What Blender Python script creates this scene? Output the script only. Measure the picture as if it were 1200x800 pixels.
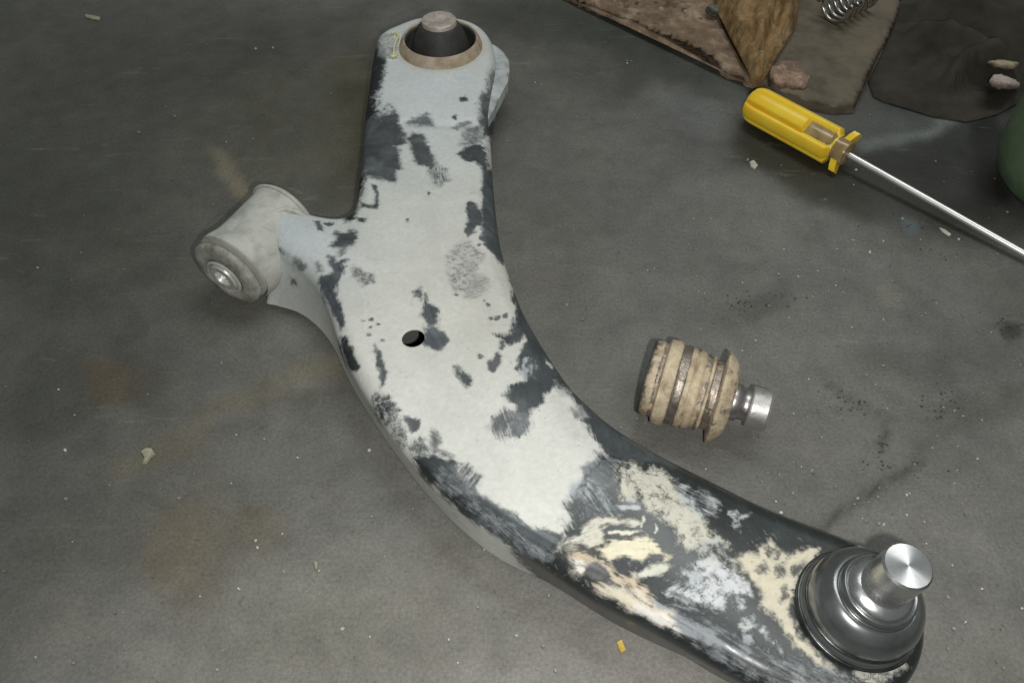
import bpy, bmesh, math, random, time
import numpy as np
from mathutils import Vector, Matrix
from mathutils.geometry import delaunay_2d_cdt
T0 = time.time()
rng = np.random.default_rng(7); random.seed(7)
S = bpy.context.scene
for o in list(bpy.data.objects): bpy.data.objects.remove(o)

# ------------------------------------------------------------------ camera
CAM_H, CAM_E, FPX = 0.40, math.radians(50), 950.0
cd = bpy.data.cameras.new('camera'); cam = bpy.data.objects.new('camera', cd)
S.collection.objects.link(cam); S.camera = cam
cam.location = (0, 0, CAM_H); cam.rotation_euler = (math.radians(90) - CAM_E, 0, 0)
cd.sensor_width = 36; cd.lens = 36 * FPX / 1200; cd.clip_start = 0.01; cd.clip_end = 50
S.render.resolution_x, S.render.resolution_y = 1024, 682

# ------------------------------------------------------------------ light: dim workshop + phone flash beside the lens
w = bpy.data.worlds.new('World'); S.world = w; w.use_nodes = True
w.node_tree.nodes['Background'].inputs[0].default_value = (0.93, 1.0, 0.98, 1)
w.node_tree.nodes['Background'].inputs[1].default_value = 0.165
def lamp(name, kind, loc, energy, color, **kw):
    l = bpy.data.lights.new(name, kind); l.energy = energy; l.color = color
    for k, v in kw.items(): setattr(l, k, v)
    o = bpy.data.objects.new(name, l); S.collection.objects.link(o); o.location = loc
    return o
flash = lamp('phone_flash', 'SPOT', (0.028, -0.012, CAM_H - 0.010), 6.4, (1.0, 0.99, 0.965),
             shadow_soft_size=0.005, spot_size=math.radians(120), spot_blend=1.0)
d = Vector((0.05, 0.30, -CAM_H)); flash.rotation_euler = d.to_track_quat('-Z', 'Y').to_euler()
fill_l = lamp('overhead_fill', 'AREA', (0.35, 0.95, 2.1), 15, (0.95, 1.0, 0.985), shape='RECTANGLE', size=1.3, size_y=0.5)  # unseen overhead lamp, placed to brighten the far end
fill_l.rotation_euler = (Vector((0, .3, 0)) - fill_l.location).to_track_quat('-Z', 'Y').to_euler()

S.view_settings.view_transform = 'Standard'; S.view_settings.look = 'None'
S.view_settings.exposure = 0; S.view_settings.gamma = 1; S.view_settings.use_curve_mapping = False
S.render.engine = 'CYCLES'

# ------------------------------------------------------------------ helpers
_F = np.array([0, math.cos(CAM_E), -math.sin(CAM_E)]); _U = np.array([0, math.sin(CAM_E), math.cos(CAM_E)])
_C = np.array([0, 0, CAM_H])
def un(px, py, z=0.0):
    """Point at height z that a sighting in the photograph (1200x800) falls on."""
    d = _F * FPX + np.array([1., 0, 0]) * (px - 600) + _U * (400 - py)
    return _C + d * ((z - CAM_H) / d[2])
def plan(pts, z=0.0): return np.array([un(x, y, z)[:2] for x, y in pts])
def srgb(r, g, b):
    f = lambda c: (c / 255 / 12.92) if c / 255 <= .04045 else ((c / 255 + .055) / 1.055) ** 2.4
    return (f(r), f(g), f(b))
ORG = {}
def tag(o, label, cat, group=None):
    o['label'] = label; o['category'] = cat
    if group: o['group'] = group
def thing(name, label, cat, loc, group=None):
    o = bpy.data.objects.new(name, None); o.empty_display_size = .01
    S.collection.objects.link(o); o.location = tuple(loc); ORG[o.name] = np.array(loc, float); tag(o, label, cat, group)
    return o
def obj(name, V, F, mat, parent=None, smooth=True, origin=None, sharp=None):
    V = np.array(V, float)
    org = ORG[parent.name] if parent else (np.array(origin, float) if origin is not None else np.zeros(3))
    me = bpy.data.meshes.new(name); me.from_pydata((V - org).tolist(), [], [tuple(f) for f in F]); me.update()
    if smooth: me.shade_smooth()
    if sharp is not None: me.set_sharp_from_angle(angle=math.radians(sharp))
    me.materials.append(mat)
    o = bpy.data.objects.new(name, me); S.collection.objects.link(o)
    if parent: o.parent = parent
    else: o.location = tuple(org)
    ORG[o.name] = org
    return o
def frame(axis, up=(0, 0, 1)):
    a = np.array(axis, float); a /= np.linalg.norm(a)
    u = np.array(up, float)
    if abs(a @ u) > .95: u = np.array([0, 1., 0])
    x = np.cross(u, a); x /= np.linalg.norm(x); y = np.cross(a, x)
    return x, y, a
def lathe(prof, c, axis, n=64, wob=0.0, seed=0):
    """prof: list of (r, t) along axis; r == 0 closes."""
    x, y, a = frame(axis); V = []; F = []; r_ = np.random.default_rng(seed)
    ph = r_.uniform(0, 6.28, 6); rows = []
    for r, t in prof:
        if r <= 1e-6:
            rows.append([len(V)]); V.append(c + a * t); continue
        row = []
        for k in range(n):
            th = 2 * math.pi * k / n
            rr = r * (1 + wob * (math.sin(3 * th + ph[0] + t * 900) + .7 * math.sin(7 * th + ph[1] - t * 700) + .5 * math.sin(13 * th + ph[2])))
            row.append(len(V)); V.append(c + a * t + x * rr * math.cos(th) + y * rr * math.sin(th))
        rows.append(row)
    for A, B in zip(rows[:-1], rows[1:]):
        for k in range(n):
            j = (k + 1) % n
            if len(A) == 1 and len(B) == 1: continue
            if len(A) == 1: F.append((A[0], B[j], B[k]))
            elif len(B) == 1: F.append((A[k], A[j], B[0]))
            else: F.append((A[k], A[j], B[j], B[k]))
    return V, F
def torus(R, r, c, axis, n=72, m=12, t=0.0, **kw):
    return lathe([(R + r * math.cos(a), t + r * math.sin(a)) for a in np.linspace(math.pi, -math.pi, m + 1)], c, axis, n, **kw)
def tube(path, rad, n=10):
    path = [np.array(p, float) for p in path]; V = []; F = []
    for i, p in enumerate(path):
        t = path[min(i + 1, len(path) - 1)] - path[max(i - 1, 0)]
        x, y, a = frame(t); r = rad[i] if hasattr(rad, '__len__') else rad
        for k in range(n):
            th = 2 * math.pi * k / n; V.append(p + r * (x * math.cos(th) + y * math.sin(th)))
    for i in range(len(path) - 1):
        for k in range(n):
            j = (k + 1) % n; F.append((i * n + k, i * n + j, (i + 1) * n + j, (i + 1) * n + k))
    F.append(tuple(range(n - 1, -1, -1))); F.append(tuple(range((len(path) - 1) * n, len(path) * n)))
    return V, F
def sdist(P, poly):
    """Signed distance of points P (N,2) to polygon, positive inside."""
    D = np.full(len(P), 1e9); ins = np.zeros(len(P), bool); n = len(poly)
    for i in range(n):
        a = poly[i]; b = poly[(i + 1) % n]; ab = b - a; L = ab @ ab
        if L < 1e-16: continue
        t = np.clip(((P - a) @ ab) / L, 0, 1)
        q = P - a - t[:, None] * ab; D = np.minimum(D, (q * q).sum(1))
        if a[1] != b[1]:
            c = (a[1] > P[:, 1]) != (b[1] > P[:, 1])
            xi = (b[0] - a[0]) * (P[:, 1] - a[1]) / (b[1] - a[1]) + a[0]
            ins ^= c & (P[:, 0] < xi)
    D = np.sqrt(D); return np.where(ins, D, -D)
def ldist(P, line):
    D = np.full(len(P), 1e9)
    for a, b in zip(line[:-1], line[1:]):
        ab = b - a; t = np.clip(((P - a) @ ab) / (ab @ ab), 0, 1)
        q = P - a - t[:, None] * ab; D = np.minimum(D, (q * q).sum(1))
    return np.sqrt(D)
def sstep(a, b, x):
    t = np.clip((x - a) / (b - a), 0, 1); return t * t * (3 - 2 * t)
def fattr(me, name, arr, kind='FLOAT'):
    at = me.attributes.new(name, kind, 'POINT'); arr = np.asarray(arr, np.float32)
    if kind == 'FLOAT': at.data.foreach_set('value', arr)
    elif kind == 'FLOAT_VECTOR': at.data.foreach_set('vector', arr.ravel())
    else:
        at.data.foreach_set('color', np.hstack([arr, np.ones((len(arr), 1), np.float32)]).ravel())

# ------------------------------------------------------------------ material helper
class M:
    def __init__(s, name):
        s.m = bpy.data.materials.new(name); s.m.use_nodes = True
        s.nt = s.m.node_tree; s.b = s.nt.nodes['Principled BSDF']
    def n(s, t, **kw):
        x = s.nt.nodes.new(t)
        for k, v in kw.items():
            if isinstance(k, str) and hasattr(x, k): setattr(x, k, v)
        return x
    def l(s, a, b): s.nt.links.new(a, b)
    def set(s, **kw):
        for k, v in kw.items():
            i = s.b.inputs[k.replace('_', ' ')]
            i.default_value = (*v, 1) if isinstance(v, tuple) and len(v) == 3 and i.type == 'RGBA' else v
        return s
    def coord(s): return s.n('ShaderNodeTexCoord').outputs['Object']
    def noise(s, scale, detail=4, rough=.55, vec=None, dist=0):
        x = s.n('ShaderNodeTexNoise'); x.inputs['Scale'].default_value = scale; x.inputs['Detail'].default_value = detail
        x.inputs['Roughness'].default_value = rough; x.inputs['Distortion'].default_value = dist
        s.l(vec if vec is not None else s.coord(), x.inputs['Vector']); return x.outputs['Fac']
    def ramp(s, fac, stops):
        r = s.n('ShaderNodeValToRGB'); s.l(fac, r.inputs[0]); e = r.color_ramp.elements
        while len(e) < len(stops): e.new(.5)
        for q, (p, c) in zip(e, stops):
            q.position = p; q.color = (*c, 1) if hasattr(c, '__len__') else (c, c, c, 1)
        return r.outputs[0]
    def math(s, op, a, b=None, c=None, clamp=False):
        x = s.n('ShaderNodeMath'); x.operation = op; x.use_clamp = clamp
        for i, v in enumerate((a, b, c)):
            if v is None: continue
            if isinstance(v, (int, float)): x.inputs[i].default_value = v
            else: s.l(v, x.inputs[i])
        return x.outputs[0]
    def mix(s, fac, a, b, mode='MIX'):
        x = s.n('ShaderNodeMix'); x.data_type = 'RGBA'; x.blend_type = mode
        for i, v in ((0, fac), (6, a), (7, b)):
            if isinstance(v, (int, float)): x.inputs[i].default_value = v
            elif isinstance(v, tuple): x.inputs[i].default_value = (*v, 1)
            else: s.l(v, x.inputs[i])
        return x.outputs[2]
    def attr(s, name): 
        x = s.n('ShaderNodeAttribute'); x.attribute_name = name; return x
    def bump(s, h, strength=.5, dist=.001):
        x = s.n('ShaderNodeBump'); x.inputs['Strength'].default_value = strength; x.inputs['Distance'].default_value = dist
        s.l(h, x.inputs['Height']); s.l(x.outputs[0], s.b.inputs['Normal']); return s
    def col(s, c): s.l(c, s.b.inputs['Base Color']); return s
    def rgh(s, c): s.l(c, s.b.inputs['Roughness']); return s

def mottled(name, c1, c2, scale=60, rough=(.5, .7), metal=0.0, bump=.3, bscale=400, bdist=.0006, spec=.5, c3=None):
    m = M(name); f = m.noise(scale, 6, .65)
    st = [(.32, c1), (.68, c2)] if c3 is None else [(.3, c1), (.52, c2), (.7, c3)]
    m.col(m.ramp(f, st)); g = m.noise(scale * 3.1, 4)
    m.rgh(m.math('MULTIPLY_ADD', g, rough[1] - rough[0], rough[0])); m.set(Metallic=metal); m.b.inputs['Specular IOR Level'].default_value = spec
    m.bump(m.noise(bscale, 5, .6), bump, bdist); return m.m

MAT = {}
MAT['rubber'] = mottled('black_rubber', (.028, .027, .025), (.055, .052, .047), 90, (.5, .75), bump=.25)
MAT['boot'] = mottled('glossy_boot_rubber', (.030, .034, .034), (.085, .092, .092), 45, (.22, .42), .30, bump=.06, spec=.9)
_b = MAT['boot'].node_tree.nodes['Principled BSDF']; _b.inputs['Coat Weight'].default_value = 1; _b.inputs['Coat Roughness'].default_value = .24; _b.inputs['Coat IOR'].default_value = 1.9
MAT['tan_rust'] = mottled('tan_rusty_steel', srgb(134, 112, 94), srgb(180, 162, 140), 70, (.55, .75), .05, .35, c3=srgb(194, 188, 174))
MAT['pin'] = mottled('dusty_pin_steel', srgb(158, 146, 136), srgb(206, 194, 184), 200, (.4, .6), .3, .35)
MAT['steel'] = mottled('bright_steel', (.55, .55, .55), (.7, .7, .69), 120, (.2, .34), 1.0, .1)
MAT['clip'] = mottled('spring_clip_steel', (.04, .043, .042), (.12, .125, .12), 200, (.22, .4), .9, .1)
MAT['dullpaint'] = mottled('dirty_primer_grey', srgb(150, 150, 142), srgb(190, 190, 182), 40, (.55, .75), 0, .35, c3=srgb(172, 172, 164))
MAT['dirtyrubber'] = mottled('dust_coated_rubber', srgb(104, 102, 95), srgb(160, 158, 148), 80, (.6, .8), 0, .6, 300, .001, .4, c3=srgb(196, 194, 184))
MAT['plated'] = mottled('worn_plated_steel', srgb(190, 192, 185), srgb(240, 240, 232), 260, (.3, .45), .5, .6, 500, .0008)
MAT['darkhole'] = mottled('dark_recess', (.03, .028, .024), (.06, .055, .048), 90, (.7, .9))
MAT['chrome'] = mottled('chrome_shaft', (.74, .72, .70), (.84, .82, .80), 60, (.32, .42), .75, .03)
MAT['spring'] = mottled('spring_wire', (.45, .44, .42), (.65, .63, .6), 150, (.2, .32), 1.0, .1)
def stud_top():
    m = M('turned_stud_face'); m.set(Metallic=1.0); m.b.inputs['Anisotropic'].default_value = .75
    m.col(m.ramp(m.noise(200, 3), [(.3, (.80, .80, .80)), (.7, (.92, .92, .92))]))
    m.b.inputs['Roughness'].default_value = .33
    t = m.n('ShaderNodeTangent'); t.direction_type = 'RADIAL'; t.axis = 'Z'; m.l(t.outputs[0], m.b.inputs['Tangent'])
    return m.m
MAT['studface'] = stud_top()

# ------------------------------------------------------------------ floor
def build_floor():
    xs = np.concatenate([np.linspace(-3, -.62, 12)[:-1], np.arange(-.62, .86, .005), np.linspace(.86, 3, 12)[1:]])
    ys = np.concatenate([np.linspace(-2, -.06, 10)[:-1], np.arange(-.06, 1.0, .005), np.linspace(1.0, 5, 12)[1:]])
    X, Y = np.meshgrid(xs, ys); P = np.stack([X.ravel(), Y.ravel()], 1); nx, ny = len(xs), len(ys)
    idx = np.arange(nx * ny).reshape(ny, nx)
    Fq = np.stack([idx[:-1, :-1], idx[:-1, 1:], idx[1:, 1:], idx[1:, :-1]], -1).reshape(-1, 4)
    V = np.hstack([P, np.zeros((len(P), 1))])
    from mathutils import noise as mn
    near = np.where((P[:, 0] > -.75) & (P[:, 0] < .95) & (P[:, 1] > -.1) & (P[:, 1] < 1.1))[0]; PW = P.copy()
    wv = np.array([[*mn.noise_vector((x * 14, y * 14, 1.7)), *mn.noise_vector((x * 42, y * 42, 5.1)), *mn.noise_vector((x * 120, y * 120, 8.3))] for x, y in P[near]])
    PW[near] += wv[:, 0:2] * .016 + wv[:, 3:5] * .008 + wv[:, 6:8] * .003
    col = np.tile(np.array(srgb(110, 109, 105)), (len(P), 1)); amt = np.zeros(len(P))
    def blob(x, y, rx, ry, rot, c, k):
        c0 = un(x, y)[:2]; a = math.radians(rot)
        ex = un(x + rx * math.cos(a), y + rx * math.sin(a))[:2] - c0
        ey = un(x - ry * math.sin(a), y + ry * math.cos(a))[:2] - c0
        Mx = np.linalg.inv(np.stack([ex, ey], 1)); q = (PW - c0) @ Mx.T; q = np.sqrt((q * q).sum(1))
        put(sstep(1.55, .55 if max(rx, ry) < 100 else .2, q) * k, c)
    def put(f, c):
        nonlocal col, amt
        f = f[:, None]; col = col * (1 - f) + np.array(srgb(*c)) * f; amt = np.maximum(amt, f[:, 0])
    def streak(pts, wpx, c, k):
        L = plan(pts); s = np.linalg.norm(un(pts[0][0] + wpx, pts[0][1])[:2] - un(*pts[0])[:2])
        put(np.exp(-(ldist(PW if wpx > 8 else P + (PW - P) * .3, L) / s) ** 2) * k, c)
    blob(420, 800, 420, 190, 0, (133, 130, 124), .85); blob(1100, 760, 260, 170, 0, (124, 122, 117), .8); blob(720, 820, 300, 120, 0, (136, 133, 128), .7)  # pale near end: light falloff painted into the floor colour
    blob(150, 150, 380, 240, 0, (82, 82, 75), .8); blob(80, 420, 150, 140, 0, (88, 87, 81), .6); blob(640, 60, 260, 110, 0, (92, 90, 84), .6)  # darker far and left side: the same falloff painted in
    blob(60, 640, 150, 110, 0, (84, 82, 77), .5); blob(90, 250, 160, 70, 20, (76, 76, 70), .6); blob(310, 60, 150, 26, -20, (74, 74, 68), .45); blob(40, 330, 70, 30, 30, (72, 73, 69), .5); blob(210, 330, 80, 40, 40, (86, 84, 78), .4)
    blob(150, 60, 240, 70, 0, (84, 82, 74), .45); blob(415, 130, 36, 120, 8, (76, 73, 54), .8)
    blob(330, 150, 60, 80, 0, (98, 95, 82), .4); blob(270, 208, 14, 36, -35, (138, 126, 106), .55)
    blob(400, 80, 30, 14, 20, (106, 100, 84), .5)
    streak([(140, 545), (215, 505), (290, 470), (370, 435), (420, 425)], 17, (118, 110, 90), .5)
    streak([(300, 480), (400, 455)], 10, (84, 80, 68), .4)
    blob(137, 440, 30, 26, 0, (98, 84, 64), .7); blob(70, 470, 60, 60, 0, (70, 72, 66), .5); blob(215, 640, 40, 60, 0, (112, 102, 84), .6); blob(300, 620, 30, 30, 0, (112, 104, 86), .5); blob(240, 600, 40, 70, 0, (112, 105, 92), .4)
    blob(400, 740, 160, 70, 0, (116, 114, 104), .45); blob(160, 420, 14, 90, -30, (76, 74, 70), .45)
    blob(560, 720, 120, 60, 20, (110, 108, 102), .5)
    blob(925, 172, 80, 40, 18, (52, 51, 43), .85); blob(1010, 215, 140, 40, 25, (68, 66, 60), .65)
    blob(1130, 90, 140, 90, 0, (46, 46, 43), .92); blob(1075, 60, 40, 80, 0, (46, 46, 43), .8); blob(1120, 240, 120, 60, 0, (58, 58, 54), .75); blob(1165, 170, 22, 60, 10, (40, 41, 38), .8)  # last blob paints the canister's shadow on its left
    blob(1140, 175, 60, 40, -20, (58, 59, 56), .5)
    blob(760, 62, 150, 24, 22, (76, 78, 72), .6); blob(700, 90, 26, 60, -55, (80, 79, 74), .4)  # first blob is a darker band along the crust edge
    streak([(1015, 172), (1070, 160), (1120, 143), (1165, 128)], 12, (118, 122, 118), .5); blob(1065, 135, 45, 22, -8, (98, 102, 99), .4)
    streak([(1100, 146), (1160, 130)], 6, (140, 142, 138), .45)
    blob(830, 150, 60, 30, 25, (100, 101, 100), .5); blob(720, 170, 120, 70, 10, (108, 107, 104), .5)
    blob(1066, 272, 11, 9, 0, (92, 106, 111), .6); blob(1074, 276, 7, 7, 0, (92, 106, 111), .6); blob(1048, 343, 15, 9, 0, (128, 124, 116), .6)
    streak([(955, 630), (1010, 592), (1050, 566), (1082, 543)], 6, (66, 64, 56), .75)
    streak([(1082, 543), (1105, 524), (1140, 490), (1175, 455)], 9, (86, 84, 79), .5)
    streak([(975, 455), (1000, 475), (1030, 490), (1045, 492)], 5, (80, 79, 74), .6)
    blob(1033, 525, 5, 12, 0, (72, 70, 64), .7); blob(1183, 384, 14, 9, 10, (52, 54, 50), .8); blob(890, 350, 40, 16, -25, (82, 80, 76), .6)
    blob(1070, 430, 60, 30, 0, (88, 87, 83), .5); blob(1150, 470, 60, 25, -30, (88, 87, 82), .45); blob(1100, 480, 26, 10, -20, (84, 82, 77), .5)
    blob(1082, 66, 46, 62, 0, (44, 44, 41), .9)
    blob(800, 480, 60, 24, 20, (88, 86, 80), .45); blob(660, 300, 60, 90, 0, (98, 95, 90), .4)
    blob(915, 170, 62, 30, 24, (46, 45, 36), .85); blob(960, 215, 70, 26, 28, (56, 55, 46), .75); blob(1080, 190, 70, 26, -8, (50, 51, 48), .7); blob(1160, 190, 26, 60, 8, (40, 41, 38), .8); blob(1140, 265, 70, 28, 25, (54, 54, 50), .7)  # fourth blob deepens the painted canister shadow
    blob(640, 24, 90, 26, 5, (68, 70, 63), .7); blob(745, 55, 110, 20, 24, (66, 69, 63), .75); blob(735, 82, 18, 30, -50, (72, 72, 68), .6); blob(820, 132, 40, 18, 20, (112, 113, 112), .6); blob(700, 150, 60, 40, 20, (114, 112, 108), .6)  # second blob darkens the band along the crust edge
    blob(1050, 150, 60, 20, -14, (92, 95, 92), .6); streak([(1015, 172), (1070, 160), (1120, 143), (1165, 128)], 10, (128, 132, 128), .6)
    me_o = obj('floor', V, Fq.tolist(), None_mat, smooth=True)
    fattr(me_o.data, 'stain_shade', col, 'FLOAT_COLOR'); me_o['kind'] = 'structure'  # carries floor stains plus the painted light falloff and canister shadow
    m = M('oily_concrete'); a = m.attr('stain_shade').outputs['Color']; co = m.coord()
    big = m.ramp(m.noise(7, 5, .6, co, .6), [(.3, .78), (.7, 1.14)])
    mid = m.ramp(m.noise(38, 6, .68, co, .3), [(.28, .80), (.72, 1.16)])
    fine = m.ramp(m.noise(520, 3, .7, co), [(.25, .74), (.75, 1.26)])
    tint = m.ramp(m.noise(11, 4, .6, co, 1.0), [(.35, (1.0, .99, .97)), (.5, (1.0, 1.0, .985)), (.68, (1.02, .995, .95))])
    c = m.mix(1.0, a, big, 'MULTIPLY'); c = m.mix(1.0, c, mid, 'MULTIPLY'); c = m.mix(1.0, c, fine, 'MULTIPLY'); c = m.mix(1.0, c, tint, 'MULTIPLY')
    # dark pits and oil spots
    pit = m.ramp(m.noise(150, 5, .75, co), [(.30, 1.0), (.40, 0.0)])
    c = m.mix(m.math('MULTIPLY', pit, .5), c, (.035, .034, .03))
    # light scuffs and dust smears
    sc = m.n('ShaderNodeMapping'); m.l(co, sc.inputs[0]); sc.inputs['Rotation'].default_value = (0, 0, .5); sc.inputs['Scale'].default_value = (22, 90, 1)
    scn = m.noise(1.0, 6, .72, sc.outputs[0], .7)
    c = m.mix(m.math('MULTIPLY', m.ramp(scn, [(.60, 0.0), (.75, 1.0)]), .35), c, (.27, .265, .25))
    m.col(c); m.rgh(m.math('MULTIPLY_ADD', m.noise(30, 5, .6, co), .35, .42)); m.b.inputs['Specular IOR Level'].default_value = .3
    m.bump(m.math('ADD', m.noise(300, 5, .7, co), m.math('MULTIPLY', m.noise(60, 4, .6, co), 2.0)), .35, .0009)
    me_o.data.materials[0] = m.m
None_mat = bpy.data.materials.new('placeholder')
build_floor()

# ------------------------------------------------------------------ the control arm body
ZT, ZB, RR = 0.045, 0.004, 0.0105
EYE = un(517, 60, 0.047)[:2]
# (top-edge sighting, foot-of-wall sighting or None, height used for the edge)
EDGE = [
 (441,52,None),(436,76,None),(432,106,None),(428,145,None),(425,180,None),(421,212,None),(418,236,None),(415,250,None),(407,258,None),
 (395,260,None),(380,258,None),(367,255,None),(350,248,None),(333,245,None),(322,249,None),(314,258,None),(311,268,None),(314,280,None),
 (322,293,(312,352)),(340,310,(325,358)),(358,324,(350,366)),(374,343,(372,382)),(385,366,(390,405)),(393,390,(404,435)),(402,414,(418,462)),
 (417,444,(438,494)),(438,478,(460,526)),(463,515,(490,566)),(490,549,(520,600)),(520,580,(550,628)),(555,609,(582,652)),(594,637,(612,668)),
 (629,657,(640,681)),(664,681,(667,697)),(698,703,(692,713)),(738,723,(722,731)),(778,745,(762,751)),(818,768,(802,769)),(853,788,(832,787)),
 (898,811,(866,805)),(948,828,(925,832)),(1000,833,None),(1045,818,None),(1072,788,None),(1083,752,None),(1079,714,None),
 (1062,677,None),(1032,650,None),(1000,637,None),(975,627,None),(940,614,None),(900,598,None),(860,579,None),(820,559,None),(780,539,None),
 (745,519,None),(715,499,None),(690,477,None),(670,457,None),(650,429,None),(628,394,None),(612,364,None),(602,338,None),(592,310,None),
 (585,280,None),(580,240,None),(577,205,None),(575,170,None),(572,142,None),(573,122,None),(578,98,None),(581,78,None),(580,64,None),(575,48,None),
 (564,36,None),(545,28,None),(517,24,None),(487,27,None),(462,36,None),(448,43,None)]
def build_arm():
    P0 = []; Q0 = []
    for x, y, q in EDGE:
        z = .043 if y < 135 else .037
        p = un(x, y, z)[:2]; P0.append(p); Q0.append(un(*q, ZB)[:2] if q else p)
    P0 = np.array(P0); Q0 = np.array(Q0)
    def resample(A, B, step):
        # closed Catmull-Rom through both loops with shared parameter
        n = len(A); oa = []; ob = []
        for i in range(n):
            k = max(1, int(round(np.linalg.norm(A[(i + 1) % n] - A[i]) / step)))
            for j in range(k):
                t = j / k
                for L, o in ((A, oa), (B, ob)):
                    p0, p1, p2, p3 = L[i - 1], L[i], L[(i + 1) % n], L[(i + 2) % n]
                    o.append(.5 * ((2 * p1) + (p2 - p0) * t + (2 * p0 - 5 * p1 + 4 * p2 - p3) * t * t + (3 * p1 - p0 - 3 * p2 + p3) * t ** 3))
        return np.array(oa), np.array(ob)
    P, Q = resample(P0, Q0, .0016)
    for _ in range(2):
        P = .25 * np.roll(P, 1, 0) + .5 * P + .25 * np.roll(P, -1, 0); Q = .25 * np.roll(Q, 1, 0) + .5 * Q + .25 * np.roll(Q, -1, 0)
    area = .5 * np.sum(P[:, 0] * np.roll(P[:, 1], -1) - np.roll(P[:, 0], -1) * P[:, 1])
    if area < 0: P = P[::-1].copy(); Q = Q[::-1].copy()
    tng = np.roll(P, -1, 0) - np.roll(P, 1, 0); tng /= np.linalg.norm(tng, axis=1)[:, None]
    nin = np.stack([-tng[:, 1], tng[:, 0]], 1)
    N = len(P); pts = [P]; offs = [.0002, .0007, .0015, .0026]
    for d in offs:
        R = P + nin * d; ok = sdist(R, P) > d * .7; pts.append(R[ok])
    hole_c = un(484, 394, ZT + .004)[:2]; HR = .0066; ha = np.linspace(0, 2 * np.pi, 41)[:-1]
    hole = hole_c + HR * np.stack([np.cos(ha), np.sin(ha)], 1)
    lip = hole_c + (HR + .0012) * np.stack([np.cos(ha), np.sin(ha)], 1)
    lo, hi = P.min(0), P.max(0); g = .00085
    GX, GY = np.meshgrid(np.arange(lo[0], hi[0], g), np.arange(lo[1], hi[1], g * .866))
    GX = GX + (np.arange(GX.shape[0]) % 2)[:, None] * g * .5
    G = np.stack([GX.ravel(), GY.ravel()], 1)
    # coarse prefilter then exact
    G = G[sdist(G, P[::3]) > .0005]; G = G[sdist(G, P) > .0033]; G = G[np.linalg.norm(G - hole_c, axis=1) > HR + .002]
    G = G[np.linalg.norm(G - EYE, axis=1) > .029]
    ea = np.linspace(0, 2 * np.pi, 97)[:-1]; eye = EYE + .0285 * np.stack([np.cos(ea), np.sin(ea)], 1)
    allp = np.vstack(pts + [hole, lip, eye, G])
    nh0 = sum(len(p) for p in pts); ne0 = nh0 + len(hole) + len(lip)
    edges = [(i, (i + 1) % N) for i in range(N)] + [(nh0 + i, nh0 + (i + 1) % 40) for i in range(40)] + [(ne0 + i, ne0 + (i + 1) % 96) for i in range(96)]
    vo, eo, fo, _, _, _ = delaunay_2d_cdt([Vector(p) for p in allp], edges, [], 0, 1e-7, False)
    vo = np.array([tuple(v) for v in vo]); fo = np.array([tuple(f) for f in fo])
    cen = vo[fo].mean(1)
    keep = (sdist(cen, P) > 0) & (np.linalg.norm(cen - hole_c, axis=1) > HR * .99) & (np.linalg.norm(cen - EYE, axis=1) > .0284)
    fo = fo[keep]
    used = np.unique(fo); remap = -np.ones(len(vo), int); remap[used] = np.arange(len(used)); vo = vo[used]; fo = remap[fo]
    a_, b_, c_ = vo[fo[:, 0]], vo[fo[:, 1]], vo[fo[:, 2]]
    cr = (b_[:, 0] - a_[:, 0]) * (c_[:, 1] - a_[:, 1]) - (b_[:, 1] - a_[:, 1]) * (c_[:, 0] - a_[:, 0])
    fo[cr < 0] = fo[cr < 0][:, ::-1]
    dd = np.clip(sdist(vo, P), 0, None); dd[dd < 1e-6] = 0
    t = np.clip(RR - dd, 0, RR)
    prof = np.sqrt(np.maximum(RR * RR - t * t, 0))
    ze = sstep(un(500, 165, ZT)[1], un(500, 95, ZT)[1], vo[:, 1])
    zt = ZT + .0055 * ze
    def ridge(line, wpx_m, h, zz=ZT):
        return h * np.exp(-(ldist(vo, plan(line, zz)) / wpx_m) ** 2)
    z = zt - RR + prof
    inner = sstep(.004, .012, dd)
    jb = un(1004, 715, .044)[:2]; z += .0042 * (1 - np.exp(-(dd / .020) ** 2)) * (1 - ze) * (1 - np.exp(-((vo - jb) ** 2).sum(1) / .055 ** 2))
    z += inner * (ridge([(508, 205), (514, 260), (524, 330)], .006, .0011) + ridge([(475, 150), (515, 152), (560, 150)], .004, -.0012)
                  + ridge([(478, 148), (500, 142)], .003, -.0006) + ridge([(534, 150), (550, 144)], .003, -.0007)
                  + ridge([(470, 400), (530, 490), (610, 570), (690, 620)], .022, -.0016) + ridge([(620, 470), (680, 530), (760, 590)], .012, .0010)
                  + ridge([(560, 230), (575, 320), (630, 430)], .006, .0009))
    for k in range(26):   # small dents and waviness of hand filled metal
        c = un(random.uniform(350, 900), random.uniform(120, 760), ZT)[:2]
        z += inner * random.uniform(-.0004, .0003) * np.exp(-((vo - c) ** 2).sum(1) / random.uniform(.004, .011) ** 2)
    V = [np.array([x, y, zz]) for (x, y), zz in zip(vo, z)]; F = [tuple(f) for f in fo]
    # find rim ids (boundary verts at d == 0) in loop order
    key = {tuple(np.round(p, 7)): i for i, p in enumerate(vo)}
    def ids(loop):
        out = []
        for p in loop:
            k = key.get(tuple(np.round(p, 7)))
            if k is None: k = int(np.argmin(((vo - p) ** 2).sum(1)))
            out.append(k)
        return out
    rim = ids(P); zr = z[rim]; prev = rim; F2 = []
    PQ = np.linalg.norm(Q - P, axis=1)
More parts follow.
